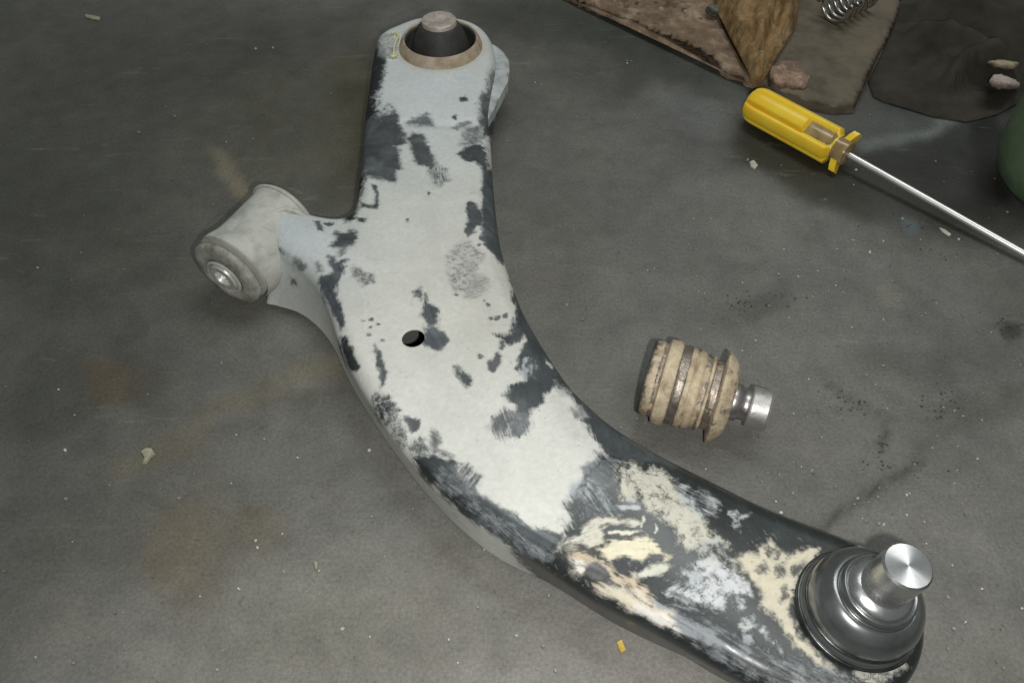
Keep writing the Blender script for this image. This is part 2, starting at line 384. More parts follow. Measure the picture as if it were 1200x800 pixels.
    for s in (.12, .3, .5, .7, .88, 1.0):
        # straight wall that flares a little to its foot
        ring = []
        for i in range(N):
            e = s ** 1.15
            xy = P[i] + (Q[i] - P[i]) * e; ring.append(len(V)); V.append(np.array([xy[0], xy[1], zr[i] + (ZB - zr[i]) * s]))
        for i in range(N):
            j = (i + 1) % N; F2.append((prev[i], ring[i], ring[j], prev[j]))
        prev = ring
    for loop, dep in ((hole, .0012), (eye, .004)):
        r = ids(loop); r2 = []
        for i in r: r2.append(len(V)); V.append(V[i] - np.array([0, 0, dep]))
        for i in range(len(r)):
            j = (i + 1) % len(r); F2.append((r[i], r[j], r2[j], r2[i]))
    V = np.array(V); F += F2
    # ---------------- paint layers, with some painted light and shade, in the arm's own plan coordinates
    XY = V[:, :2]; n = len(XY)
    # paint was traced by eye: carry the traced marks along the sight line onto walls and bends, then fray them
    k_ = ((ZT - CAM_H) / (V[:, 2] - CAM_H))[:, None]; XYp = _C[:2] + (XY - _C[:2]) * k_
    from mathutils import noise as mn
    wv = np.array([[*mn.noise_vector((v[0] * 110, v[1] * 110, v[2] * 60)), *mn.noise_vector((v[0] * 310, v[1] * 310, 7.3 + v[2] * 160)), *mn.noise_vector((v[0] * 800, v[1] * 800, 3.1))] for v in V])
    XYp = XYp + wv[:, 0:2] * .0017 + wv[:, 3:5] * .0012 + wv[:, 6:8] * .0006
    Fld = np.full(n, -1.0); amp = np.full(n, .55); ang = np.zeros(n); ani = np.zeros(n)
    tint = np.tile(np.array(srgb(207, 207, 200)), (n, 1)); dark = np.tile(np.array(srgb(62, 70, 74)), (n, 1)); glo = np.full(n, .0)
    def soft_tint(x, y, rx, ry, c, k):
        c0 = un(x, y, ZT)[:2]; ex = un(x + rx, y, ZT)[:2] - c0; ey = un(x, y + ry, ZT)[:2] - c0
        q = (XYp - c0) @ np.linalg.inv(np.stack([ex, ey], 1)).T; f = (np.exp(-(q * q).sum(1)) * k)[:, None]
        tint[:] = tint * (1 - f) + np.array(srgb(*c)) * f
    soft_tint(500, 100, 100, 90, (212, 218, 219), .95); soft_tint(350, 280, 55, 50, (196, 203, 206), .9); soft_tint(350, 345, 40, 40, (172, 177, 172), .8)  # first tint: bluish top primer, lightened in colour to offset light falloff
    soft_tint(560, 350, 60, 90, (194, 190, 180), .6); soft_tint(620, 540, 90, 80, (208, 208, 201), .7); soft_tint(520, 330, 40, 60, (208, 208, 200), .4)
    soft_tint(455, 540, 40, 60, (222, 224, 216), .8); soft_tint(550, 640, 90, 30, (222, 224, 216), .8); soft_tint(440, 250, 40, 40, (212, 214, 208), .5)  # first two tints lighten the flank in place of light on it
    def layer(poly, kind='D', soft=4, level=1.0, a=.55, angle=None, c=None, z=ZT, g=None):
        if len(poly) == 1:   # (x, y, rx, ry)
            x, y, rx, ry = poly[0]; poly = [(x + rx * math.cos(q), y + ry * math.sin(q)) for q in np.linspace(0, 2 * np.pi, 13)[:-1]]
        W = plan(poly, z); cx = np.mean(poly, 0)
        mpp = np.linalg.norm(un(cx[0] + 1, cx[1], z) - un(cx[0], cx[1], z)); so = soft * 1.35 * mpp
        lo_, hi_ = W.min(0) - so, W.max(0) + so
        k = np.where((XYp[:, 0] > lo_[0]) & (XYp[:, 0] < hi_[0]) & (XYp[:, 1] > lo_[1]) & (XYp[:, 1] < hi_[1]))[0]
        if not len(k): return
        f = np.minimum(np.clip(sdist(XYp[k], W) / so, -1, 1), level)
        if kind == 'D': s = f > Fld[k]
        else: s = -f < Fld[k]
        s &= f > -1; kk = k[s]; Fld[kk] = f[s] if kind == 'D' else -f[s]
        # keep colour constant across the soft edge
        w_ = sstep(-1.0, min(-.35, level - .15), f)[:, None]
        if kind == 'D' and c is not None:
            c = np.array(c, float); c = c.mean() + (c - c.mean()) * .6
            dark[k] = dark[k] * (1 - w_) + np.array(srgb(*c)) * w_
        if kind == 'L' and c is not None:
            c = np.array(c, float)
            if c[2] > c[0]: c = c.mean() + (c - c.mean()) * .45
            tint[k] = tint[k] * (1 - w_) + np.array(srgb(*c)) * w_
        if g is not None: glo[k] = glo[k] * (1 - w_[:, 0]) + g * w_[:, 0]
        amp[kk] = a
        if angle is not None:
            q = math.radians(angle); d_ = un(cx[0] + 5 * math.cos(q), cx[1] + 5 * math.sin(q), z)[:2] - un(cx[0], cx[1], z)[:2]
            ang[kk] = math.atan2(d_[1], d_[0]); ani[kk] = 1
        else: ani[kk] = 0
    D = lambda p, **k: layer(p, 'D', **k)
    L = lambda p, **k: layer(p, 'L', **k)
    BK = (30, 36, 36); GR = (76, 83, 86); BL = (52, 62, 66); DG = (34, 44, 43)
    # upper arm
    D([(430,40),(446,50),(452,58),(451,78),(449,98),(444,112),(446,126),(440,140),(436,170),(430,200),(426,214),(420,240),(416,256),(405,260),(400,200),(410,100)], soft=4, a=.7, c=BK)
    D([(444,134),(455,122),(464,130),(468,146),(474,158),(476,168),(468,170),(468,184),(470,197),(464,200),(464,215),(452,211),(438,208),(426,206),(424,170),(432,142)], soft=4, a=.5, c=GR)
    L([(462,171),(476,170),(483,180),(480,194),(474,197),(472,185),(468,176)], soft=4, a=.6)
    L([(438,112),(446,108),(458,118),(466,126),(458,133),(446,138),(442,128)], soft=6, level=.25, a=.9)
    D([(478,162),(484,156),(496,158),(500,168),(506,180),(511,195),(505,199),(498,194),(490,194),(484,184),(482,172)], soft=4, a=.5, c=GR)
    D([(505,198),(514,196),(522,200),(523,212),(514,218),(508,214)], soft=6, level=-.15, a=.8, angle=80, c=GR)
    D([(436,216),(441,216),(443,226),(443,245),(436,243),(432,240),(438,238),(440,228)], soft=2.5, a=.4, c=GR)
    D([(424,236),(432,240),(442,242),(442,244),(424,242)], soft=2.5, a=.4, c=GR)
    D([(478,143),(490,138),(500,134),(507,147),(495,147),(484,146)], soft=6, level=.45, a=.6, c=(104, 112, 118))
    D([(530,150),(540,145),(552,143),(552,146),(544,148),(536,152)], soft=4, level=.2, a=.5, c=(120, 126, 128))  # shading of the embossed crescent, painted as a grey arc
    D([(548,150),(560,150),(563,165),(552,172),(544,168)], soft=8, level=.25, a=.6, c=(120, 126, 130))
    D([(537,181),(546,174),(558,170),(568,170),(574,190),(565,197),(556,190),(545,189)], soft=3, a=.5, c=(58, 64, 69))
    D([(566,140),(580,140),(585,200),(600,300),(590,310),(570,288),(565,278),(564,250),(565,225),(564,200),(566,170)], soft=3, a=.6, c=(70, 79, 82))
    L([(566,160),(576,160),(580,185),(578,200),(573,198),(570,180),(563,168)], soft=4, level=.5, a=.9)
    D([(546,238),(550,235),(558,238),(564,246),(566,262),(558,264),(555,274),(546,277),(545,271),(550,258),(547,248)], soft=2.5, a=.4, c=GR)
    D([(543,116,4.5,3)], soft=2.5, a=.4, c=BL); D([(533,137,2.6,2)], soft=2, a=.3, c=GR); D([(503,227,1.8,1.6)], soft=2, c=GR); D([(479,259,1.8,1.6)], soft=2, c=GR)
    D([(576,84),(584,86),(590,98),(586,110),(574,124),(566,128),(564,116),(572,104)], soft=8, level=.3, a=.7, c=(112, 120, 124))
    D([(564,112),(572,110),(576,125),(574,145),(562,150)], soft=4, level=.7, a=.6, c=(88, 96, 100))
    D([(446,46),(458,42),(462,60),(452,66)], soft=7, level=-.2, a=.7, c=(140, 146, 146))
    # left web
    D([(393,272),(404,274),(409,268),(417,270),(419,278),(412,288),(404,292),(394,291),(387,289),(396,283)], soft=4, a=.6, angle=0, c=GR)
    D([(366,259),(373,260),(378,266),(380,271),(373,270)], soft=2.2, c=(88, 94, 98)); D([(380,261),(391,262),(390,265),(381,264)], soft=2.2, c=(88, 94, 98)); D([(419,255),(428,257),(427,260),(418,260)], soft=2.2, c=GR)
    D([(396,294),(405,290),(402,297),(396,301)], soft=4, level=.3, c=(120, 126, 130))
    D([(384,300),(391,301),(394,306),(409,305),(402,310),(403,318),(396,330),(393,340),(396,352),(401,370),(402,383),(398,386),(392,374),(387,360),(379,346),(373,332),(375,324),(384,322),(391,318),(386,309)], soft=3.5, a=.6, angle=70, c=(70, 79, 86))
    D([(369,309),(375,308),(376,318),(371,319)], soft=4, level=.5, c=(118, 124, 126))
    D([(399,394),(405,393),(411,405),(415,417),(421,428),(416,435),(409,433),(403,421),(398,408)], soft=3, a=.6, c=(40, 48, 50))
    D([(342,302),(350,304),(357,313),(352,317),(344,311)], soft=5, level=.6, c=(118, 122, 122)); D([(339,324),(345,327),(352,338),(346,334)], soft=3, level=.8, c=(70, 74, 74))
    D([(322,287),(330,291),(339,302),(333,300)], soft=3, level=.5, c=(100, 104, 104)); D([(306,276),(314,270),(322,286),(314,284)], soft=6, level=.2, a=.8, c=(120, 122, 120))
    D([(440,403),(446,410),(451,425),(453,441),(450,452),(446,455),(444,441),(441,426)], soft=3.5, a=.6, c=(88, 95, 97))
    D([(499,345),(503,356),(511,361),(513,376),(510,382),(500,378),(494,371),(497,358)], soft=3.5, a=.75, angle=75, c=(74, 82, 87)); D([(497,383),(508,381),(518,391),(526,400),(514,412),(504,408),(496,400)], soft=3.5, a=.6, angle=60, c=(82, 91, 97))
    D([(486,338),(492,337),(492,351),(487,348)], soft=4, level=.15, a=.9, c=(88, 95, 97)); D([(414,313),(424,318),(437,325),(438,331),(428,333),(420,328)], soft=6, level=.05, a=.9, c=(120, 126, 128))
    for x, y, r in ((434,374,2.2),(442,379,2.4),(426,376,1.6),(434,384,1.8),(434,393,2),(450,398,1.6),(532,304,2),(539,310,2.2),(545,322,2.4),(532,322,2),(538,334,1.6),(533,345,2.2),(560,302,1.6),(551,316,1.8),(558,310,2),(545,297,1.8),(562,286,2.4),(576,372,3),(584,371,3),(593,370,3.5),(573,357,3),(567,352,1.6),(606,431,2)):
        D([(x, y, r, r * .75)], soft=1.8, level=.7, a=.5, c=(100, 104, 104))
    D([(528,300),(545,285),(560,300),(552,325),(540,340),(530,330)], soft=8, level=-.32, a=.85, c=(140, 142, 138)); D([(545,345),(560,325),(572,335),(560,345)], soft=8, level=-.2, a=.6, angle=-25, c=(160, 158, 150))
    # middle, right side
    D([(534,428),(541,434),(549,438),(553,450),(548,454),(541,447),(536,439)], soft=4, level=.6, a=.9, angle=60, c=(74, 84, 90))
    D([(577,421),(584,411),(588,416),(585,428),(579,437),(570,433),(572,425)], soft=3, a=.6, c=(92, 97, 97)); D([(563,418,3,2.6)], soft=2.5, c=(110, 114, 112)); D([(588,405,4,5)], soft=3, level=.5, c=(100, 104, 104))
    D([(596,330),(602,350),(607,360),(604,372),(601,380),(599,391),(590,392),(580,391),(590,399),(600,405),(607,398),(614,406),(606,418),(608,432),(622,432),(618,444),(604,449),(594,456),(591,463),(598,472),(606,475),(602,484),(616,492),(622,480),(634,471),(637,462),(652,452),(664,458),(674,470),(680,485),(690,505),(700,520),(716,535),(745,552),(800,580),(1000,660),(1010,620),(800,530),(700,470),(640,390),(610,320)], soft=4, a=.75, angle=80, c=(58, 67, 71), g=.6)
    D([(640,400),(660,425),(700,470),(760,520),(800,540),(900,590),(1000,630),(1010,600),(800,500),(700,440),(640,370)], soft=3, a=.3, c=(30, 38, 38), g=.8)
    D([(576,498),(582,488),(592,482),(602,486),(614,488),(619,497),(610,506),(598,513),(588,510)], soft=7, level=.12, a=1.0, angle=70, c=(104, 110, 116))
    L([(613,391),(616,398),(610,412),(604,426),(597,430),(597,420),(604,406)], soft=3, a=.6, angle=-55); L([(615,419),(619,420),(614,436),(609,436)], soft=3, level=.5, a=.6, angle=-70, c=(170, 178, 182)); L([(620,428),(628,428),(625,440),(616,440)], soft=5, level=.05, a=.9, angle=90, c=(150, 160, 166))
    L([(652,447),(658,452),(668,460),(660,460)], soft=6, level=.2, a=.7, c=(180, 184, 180)); L([(638,419),(646,427),(649,432),(640,425)], soft=2, level=.7, a=.5)
    D([(670,476),(678,478),(682,486),(676,488)], soft=6, level=.1, a=.6, c=(130, 134, 134))
    # along the left bend
    D([(436,470),(442,464),(456,466),(466,480),(467,492),(462,499),(450,494),(441,486)], soft=7, level=.18, a=.95, c=(72, 82, 84)); D([(440,476),(450,472),(452,486),(444,490)], soft=4, level=.3, a=.9, c=(58, 68, 70))
    D([(462,498),(470,498),(474,520),(468,525),(464,510)], soft=6, level=-.1, a=.9, c=(90, 98, 100))
    D([(473,488),(482,489),(491,492),(490,503),(484,507),(478,498)], soft=2.5, a=.4, c=(92, 98, 99)); D([(507,504),(512,508),(516,518),(512,524),(522,528),(530,534),(520,533),(508,527),(505,517)], soft=5, level=.45, a=.6, angle=30, c=(108, 113, 112))
    D([(484,516),(494,514),(502,530),(500,540),(486,538),(480,528)], soft=6, level=.15, a=.9, c=(90, 97, 98))
    D([(482,538),(494,534),(510,532),(524,536),(534,542),(536,560),(548,570),(560,577),(575,586),(595,597),(610,610),(625,619),(640,622),(657,628),(656,640),(650,650),(640,652),(660,668),(700,692),(760,722),(860,775),(960,830),(900,860),(760,765),(690,722),(640,690),(618,668),(606,652),(590,634),(570,620),(548,607),(535,596),(518,580),(500,563),(488,548)], soft=5, a=.75, angle=40, c=(54, 64, 69), g=.9)
    L([(520,552),(560,585),(600,618),(640,650),(652,664),(625,650),(585,622),(545,590),(515,562)], soft=9, level=-.05, a=.8, angle=40, c=(128, 138, 144))  # bluish-grey flash gloss painted along the bend, plus some lighter paint
    D([(484,540),(496,548),(510,562),(514,570),(502,564),(490,552)], soft=4, a=.7, c=BK); D([(528,578),(540,590),(548,602),(540,600),(528,588)], soft=5, level=.4, a=.9, c=BK)
    D([(532,548),(546,544),(562,560),(556,574),(544,572),(536,562)], soft=6, level=.12, a=1.0, angle=-50, c=(84, 92, 96))
    # dark lower end, then pale smears on it
    D([(700,532),(722,542),(800,555),(1000,640),(1100,690),(1110,830),(900,860),(690,740),(655,700),(625,668),(648,648),(657,634),(668,616),(671,600),(664,590),(676,576),(684,560),(694,548),(704,540)], soft=8, level=.8, a=1.0, angle=60, c=(30, 40, 40), g=.9)
    D([(800,545),(860,590),(860,640),(880,640),(940,640),(1000,650),(1090,700),(1100,830),(900,850),(860,760),(880,720),(840,700),(830,620)], soft=8, a=.5, c=(22, 31, 30), g=.9)
    CR = (206, 202, 186); WH = (206, 210, 210); YE = (226, 218, 190); OR = (204, 186, 160)
    L([(690,548),(706,540),(722,540),(726,560),(716,566),(700,566),(690,560)], soft=8, level=-.05, a=.6, angle=50, c=(120, 130, 142))
    L([(676,572),(690,566),(706,575),(716,590),(722,600),(716,608),(706,600),(694,590),(682,588),(676,582)], soft=8, level=-.02, a=1.0, angle=55, c=(170, 182, 188))
    L([(680,590),(700,592),(716,600),(700,606),(684,604)], soft=8, level=-.25, a=.9, angle=80, c=(150, 162, 170))
    L([(726,548),(733,544),(737,550),(741,541),(750,546),(752,556),(766,549),(776,552),(788,562),(796,573),(804,580),(815,584),(820,600),(830,616),(840,630),(852,640),(838,642),(822,638),(812,648),(800,640),(790,618),(775,604),(760,604),(754,588),(746,572),(741,590),(734,586),(728,572)], soft=8, level=.5, a=1.0, c=CR)
    L([(800,570),(820,574),(842,590),(838,600),(820,596),(806,588)], soft=8, level=.0, a=.9, angle=25, c=(180, 190, 192))
    L([(726,560),(733,560),(740,582),(736,588),(728,576)], soft=3, level=.6, a=.6, angle=70, c=CR); L([(724,590),(740,588),(752,592),(750,597),(728,596)], soft=4, level=.4, a=.8, angle=0, c=(190, 198, 200))
    L([(654,642),(670,628),(686,614),(700,607),(714,606),(735,608),(750,612),(752,617),(730,613),(712,614),(702,618),(706,624),(706,634),(696,640),(684,646),(670,641),(660,648)], soft=4, level=.6, a=.85, angle=-15, c=(212, 208, 192))
    L([(710,623),(722,620),(738,619),(758,623),(740,625),(722,626),(712,627)], soft=2.2, a=.5, c=(222, 218, 200)); L([(752,606),(756,608),(753,620),(750,618)], soft=2, a=.4, c=(220, 218, 204)); L([(769,614),(773,616),(771,626),(768,624)], soft=2, a=.4, c=(220, 218, 204))
    L([(698,640),(712,634),(735,630),(760,628),(772,638),(776,645),(787,649),(781,661),(777,650),(764,650),(755,658),(745,656),(735,650),(722,653),(714,660),(706,656)], soft=4, level=.75, a=.8, angle=5, c=YE)
    D([(658,640),(668,635),(680,636),(694,644),(688,648),(676,646),(670,650),(668,656),(660,650)], soft=3, a=.5, c=(60, 54, 52)); L([(672,641,6,4)], soft=4, level=.4, a=.9, angle=10, c=(196, 188, 170))
    D([(714,655),(728,652),(736,656),(748,660),(768,652),(780,652),(776,660),(760,664),(745,670),(730,668),(716,664)], soft=4, level=.7, a=.9, angle=-12, c=(42, 46, 58))
    L([(668,655),(680,647),(696,650),(712,662),(722,670),(736,676),(744,668),(752,678),(748,688),(757,688),(768,696),(776,706),(790,714),(806,722),(822,733),(842,747),(866,768),(846,765),(830,756),(812,747),(794,738),(774,730),(754,720),(736,712),(720,706),(704,698),(700,686),(714,686),(724,688),(716,676),(704,668),(694,662),(684,664),(686,674),(676,672),(670,662)], soft=6, level=.5, a=.9, angle=30, c=OR)
    L([(712,686),(740,694),(770,712),(800,728),(830,748),(824,752),(790,736),(750,718),(716,704),(706,696)], soft=6, level=.8, a=.7, angle=30, c=(214, 204, 182)); L([(745,708),(775,722),(806,740),(822,750),(800,744),(768,728),(746,716)], soft=4, level=.5, a=.8, angle=30, c=(226, 220, 212)); L([(672,662),(686,662),(686,674),(676,672)], soft=4, c=(226, 220, 206))  # last small patch is a painted white highlight
    D([(686,660),(696,658),(708,668),(718,680),(708,678),(694,674),(686,668)], soft=3.5, level=.8, a=.6, c=(68, 68, 70)); D([(735,688,4,4)], soft=4, level=.4, c=(90, 80, 68))
    L([(800,672),(812,662),(826,656),(836,650),(848,655),(855,666),(866,674),(878,686),(880,700),(872,708),(862,700),(852,700),(846,708),(834,713),(818,712),(802,702),(794,692),(806,684)], soft=9, level=.42, a=1.15, c=WH)
    L([(745,670),(768,661),(790,660),(784,668),(768,674),(750,676)], soft=4, level=.6, a=.85, angle=-20, c=(210, 208, 192)); L([(776,692),(796,682),(820,672),(818,680),(800,690),(784,697)], soft=5, level=.2, a=.9, angle=-22, c=(184, 196, 202)); L([(786,690),(800,692),(812,704),(806,708),(792,700)], soft=5, level=.15, a=1.0, angle=35, c=WH); L([(772,700),(800,706),(830,714),(826,720),(798,714),(775,708)], soft=7, level=-.15, a=.9, angle=15, c=(150, 160, 164))
    L([(818,640),(840,636),(850,650),(862,655),(858,664),(842,652),(826,654)], soft=7, level=.1, a=.95, c=(190, 190, 182))
    L([(858,648),(872,650),(884,648),(893,638),(904,634),(912,642),(920,650),(932,644),(944,642),(962,644),(958,654),(944,664),(934,682),(930,700),(926,716),(936,738),(950,757),(970,775),(992,790),(980,794),(960,782),(938,762),(918,738),(906,722),(894,714),(890,696),(884,682),(872,666)], soft=6, level=.8, a=.8, c=(206, 198, 176))
    D([(893,664,5,6)], soft=4, level=.4, a=.9, c=(92, 88, 72)); D([(908,662),(918,658),(922,672),(914,676)], soft=5, level=.4, a=.9, c=(80, 80, 66)); D([(914,694),(922,688),(922,698),(914,706)], soft=4, level=.3, a=.9, c=(84, 78, 64)); D([(930,660),(944,656),(940,668),(930,672)], soft=5, level=.4, a=.9, c=(84, 82, 68)); D([(896,640),(916,646),(912,654),(898,650)], soft=5, level=0, a=1.0, c=(72, 74, 64))
    for x, y, rx, ry in ((874,730,7,9),(884,726,5,5),(877,746,5,6),(894,738,4,4),(907,754,4,3),(899,745,3,5),(914,765,3,3),(868,712,5,4),(862,604,5,7),(872,606,6,3),(863,616,4,3),(856,600,3,3),(898,762,5,2)):
        L([(x, y, rx, ry)], soft=4, level=.4, a=.9, c=(186, 194, 188))
    L([(800,726),(830,730),(870,752),(900,772),(960,790),(1010,800),(980,815),(920,805),(868,782),(830,760)], soft=14, level=-.12, a=.75, angle=30, c=(134, 142, 152))
    L([(880,770),(920,785),(980,798),(1040,800),(1000,815),(920,810)], soft=9, level=-.15, a=.95, angle=20, c=(150, 158, 160))
    L([(1000,785),(1020,778),(1040,775),(1055,765),(1058,780),(1040,795),(1010,800)], soft=6, level=.2, a=1.0, c=(186, 184, 170))
    # rim ring of the bush eye: rust bleeding
    e = np.linalg.norm(XY - EYE, axis=1); f = sstep(.040, .033, e)[:, None] * .5; tint[:] = tint * (1 - f) + np.array(srgb(196, 184, 164)) * f
    # far walls keep the black coat
    far = (V[:, 2] < .030) & (XY[:, 0] > -.02) & (XY[:, 1] < un(600, 150, ZT)[1]) & (XY[:, 1] > np.interp(XY[:, 0], [-.1, 0, .1, .2], [.45, .30, .2, .1]))
    Fld[far] = 1; dark[far] = srgb(*BK)
    u = XY[:, 0] * np.cos(ang) + XY[:, 1] * np.sin(ang); v = -XY[:, 0] * np.sin(ang) + XY[:, 1] * np.cos(ang)
    st = np.stack([u * np.where(ani > 0, .16, .62), v * np.where(ani > 0, 1.25, .62), V[:, 2] * .5], 1)
    c0 = un(590, 420, 0)
    root = thing('suspension_arm', 'large curved pressed steel suspension arm with flaking grey primer over black, lying across the floor', 'suspension arm', (c0[0], c0[1], 0))
    m = M('flaking_primer'); o = obj('pressed_body', V, F, m.m, root)
    me = o.data
    fattr(me, 'paint', Fld); fattr(me, 'amp', amp); fattr(me, 'glo', glo); fattr(me, 'streak', st, 'FLOAT_VECTOR'); fattr(me, 'tint', tint, 'FLOAT_COLOR'); fattr(me, 'dark', dark, 'FLOAT_COLOR')
    sv = m.attr('streak').outputs['Vector']; co = m.coord()
    nz = m.noise(520, 8, .72, sv, .25)
    nn = m.math('MULTIPLY', m.math('SUBTRACT', nz, .5), 5.6)
    n2 = m.noise(150, 6, .68, co, .5); nn = m.math('ADD', m.math('MULTIPLY', nn, .68), m.math('MULTIPLY', m.math('SUBTRACT', n2, .5), 3.0))
    fld = m.math('MULTIPLY_ADD', nn, m.attr('amp').outputs['Fac'], m.attr('paint').outputs['Fac'])
    mask = m.n('ShaderNodeMapRange'); mask.interpolation_type = 'SMOOTHSTEP'; m.l(fld, mask.inputs[0]); mask.inputs[1].default_value = -.48; mask.inputs[2].default_value = .60
    mask = mask.outputs[0]
    lv = m.ramp(m.noise(28, 6, .6, co, .4), [(.3, .90), (.7, 1.04)]); lf = m.ramp(m.noise(330, 4, .65, co), [(.3, .92), (.7, 1.05)])
    lc = m.mix(1.0, m.mix(1.0, m.attr('tint').outputs['Color'], lv, 'MULTIPLY'), lf, 'MULTIPLY')
    # rubbed grey scuffs showing through the primer
    scf = m.ramp(m.noise(70, 7, .72, co, .8), [(.60, 0.0), (.74, 1.0)]); lc = m.mix(m.math('MULTIPLY', scf, .42), lc, (.30, .31, .31))
    sm = m.n('ShaderNodeMapping'); m.l(co, sm.inputs[0]); sm.inputs['Rotation'].default_value = (0, 0, .9); sm.inputs['Scale'].default_value = (60, 420, 60)
    scr = m.ramp(m.noise(1.0, 5, .7, sm.outputs[0], .5), [(.66, 0.0), (.74, 1.0)]); lc = m.mix(m.math('MULTIPLY', scr, .28), lc, (.36, .37, .36))
    pins = m.ramp(m.noise(420, 2, .5, co), [(.24, 1.0), (.29, 0.0)]); lc = m.mix(m.math('MULTIPLY', pins, .5), lc, (.2, .2, .19))
    dv = m.ramp(m.noise(140, 6, .7, sv, .3), [(.3, .6), (.75, 1.3)]); dc = m.mix(1.0, m.attr('dark').outputs['Color'], dv, 'MULTIPLY')
    dv2 = m.ramp(m.noise(55, 6, .7, co, .8), [(.3, .7), (.5, 1.0), (.72, 1.75)]); dc = m.mix(1.0, dc, dv2, 'MULTIPLY')
    dust = m.ramp(m.noise(260, 6, .75, sv), [(.58, 0.0), (.78, 1.0)]); dc = m.mix(m.math('MULTIPLY', dust, .22), dc, (.22, .24, .25))
    halo = m.n('ShaderNodeMapRange'); halo.interpolation_type = 'SMOOTHSTEP'; m.l(m.math('MULTIPLY_ADD', nn, .35, m.attr('paint').outputs['Fac']), halo.inputs[0]); halo.inputs[1].default_value = -1.02; halo.inputs[2].default_value = .1
    lc = m.mix(m.math('MULTIPLY', halo.outputs[0], .42), lc, (.20, .215, .22))
    m.col(m.mix(mask, lc, dc))
    m.l(m.math('MULTIPLY', m.math('MULTIPLY', mask, m.attr('glo').outputs['Fac']), .75), m.b.inputs['Coat Weight']); m.b.inputs['Coat Roughness'].default_value = .25
    r = m.math('MULTIPLY_ADD', mask, -.12, .68); r = m.math('MULTIPLY_ADD', m.math('MULTIPLY', mask, m.attr('glo').outputs['Fac']), -.16, r)
    m.rgh(m.math('MULTIPLY_ADD', m.noise(200, 4, .6, co), .12, r)); m.b.inputs['Specular IOR Level'].default_value = .45
    h = m.math('MULTIPLY_ADD', mask, -1.0, m.math('MULTIPLY', m.noise(260, 5, .65, co), .5))
    m.bump(h, .55, .0009)
    return root
arm = build_arm()
print('arm', time.time() - T0)

# ------------------------------------------------------------------ rear bush (upright)
ec = np.array([EYE[0], EYE[1], 0.0]); UP = (0, 0, 1)
V, F = lathe([(.0335, .040), (.0335, .0515), (.0325, .0545), (.0310, .0575), (.0298, .0590), (.0288, .0585), (.0285, .0560), (.0285, .030)], ec, UP, 96, .002, 3)
collar = obj('rear_bush', V, F, MAT['tan_rust'], arm, sharp=50)
tag_part = lambda o, t: o.__setitem__('label', t)
tag_part(collar, 'rust-tanned steel collar around black rubber')
V, F = lathe([(.0290, .0574), (.0279, .0570), (.0277, .055), (.0277, .031), (.0250, .031), (.0248, .044), (.0243, .0475), (.0235, .0505), (.0222, .0545), (.0200, .0605), (.0178, .0655), (.0160, .0690), (.0148, .0705), (.0132, .071), (.012, .070)], ec, UP, 72, .004, 5)
obj('rubber_cone', V, F, MAT['rubber'], collar)
V, F = lathe([(.0138, .060), (.0138, .0735), (.0133, .0741), (.0126, .0743), (.0100, .07425), (.0070, .0739), (.0040, .0733), (0, .0730)], ec, UP, 56, .004, 9)
obj('inner_sleeve', V, F, MAT['pin'], collar, sharp=50)
# yellow chalk mark beside the collar
mk = [un(x, y, .0515 if y > 45 else .0512) for x, y in ((459, 41), (462, 39), (466, 40), (467, 45), (464, 50), (462, 56), (462, 62), (461, 67))]
mk2 = [un(x, y, .0512) for x, y in ((456, 66), (461, 68), (466, 66))]
for k in (mk, mk2):
    for i in range(len(k)): k[i] = k[i] + np.array([0, 0, .0011])
mchalk = mottled('yellow_paint_marker', srgb(200, 204, 140), srgb(232, 234, 190), 300, (.6, .8))
V1, F1 = tube(mk, .0009, 8); V2, F2 = tube(mk2, .0010, 8)
o = obj('paint_mark', V1 + V2, F1 + [tuple(i + len(V1) for i in f) for f in F2], mchalk, arm); tag_part(o, 'small hooked pale yellow paint mark')

# ------------------------------------------------------------------ front bush (lying, axis level)
BZ = .0265
f0 = un(264, 323, BZ); f1 = un(333, 251, BZ + .004)
fa = f1 - f0; FL = np.linalg.norm(fa); fa /= FL; print('front bush length', FL)
FR = .0232
V, F = lathe([(FR - .004, .0070), (FR - .0005, .0072), (FR + .0020, .0078), (FR + .0026, .0095), (FR + .0024, .0130), (FR + .0012, .0170), (FR + .0004, .0220), (FR, .028), (FR, FL - .004), (FR + .0004, FL - .003), (FR + .001, FL - .001), (FR + .0012, FL + .001), (FR + .0002, FL + .0022), (FR - .006, FL + .0025), (0, FL + .0025)], f0, fa, 72, .002, 2)
sleeve = obj('front_bush', V, F, MAT['dullpaint'], arm, sharp=50)
pp = np.cross(fa, np.array([0, 0, 1.])); pp /= np.linalg.norm(pp)
if pp[1] > 0: pp = -pp
V = []; F = []; x_, y_, a_ = frame(fa); rows = [(.0082, .0006, .0030), (.0100, .0022, .0034), (.0125, .0040, .0034), (.0155, .0056, .0030), (.0190, .0064, .0022), (.0240, .0058, .0014), (.0300, .0036, .0008), (.0370, .0008, .0004)]
for t, of, dr_ in rows:
    for q in range(64):
        th = 2 * math.pi * q / 64; V.append(f0 + fa * t + pp * of + np.array([0, 0, .08 * of]) + (FR + dr_ - .12 * of) * (x_ * math.cos(th) + y_ * math.sin(th)))
for i in range(len(rows) - 1):
    for q in range(64): F.append((i * 64 + q, i * 64 + (q + 1) % 64, (i + 1) * 64 + (q + 1) % 64, (i + 1) * 64 + q))
obj('flare', V, F, MAT['dullpaint'], sleeve)
V, F = lathe([(FR - .004, .0072), (FR - .0035, .0052), (FR + .0004, .0048), (FR + .0016, .0036), (FR + .0016, .0015), (FR + .0005, .0), (FR - .003, -.0012), (FR - .007, -.0016), (.0145, -.001), (.0125, .0012), (.0115, .003)], f0, fa, 72, .004, 12)
obj('rubber_flange', V, F, MAT['dirtyrubber'], sleeve)
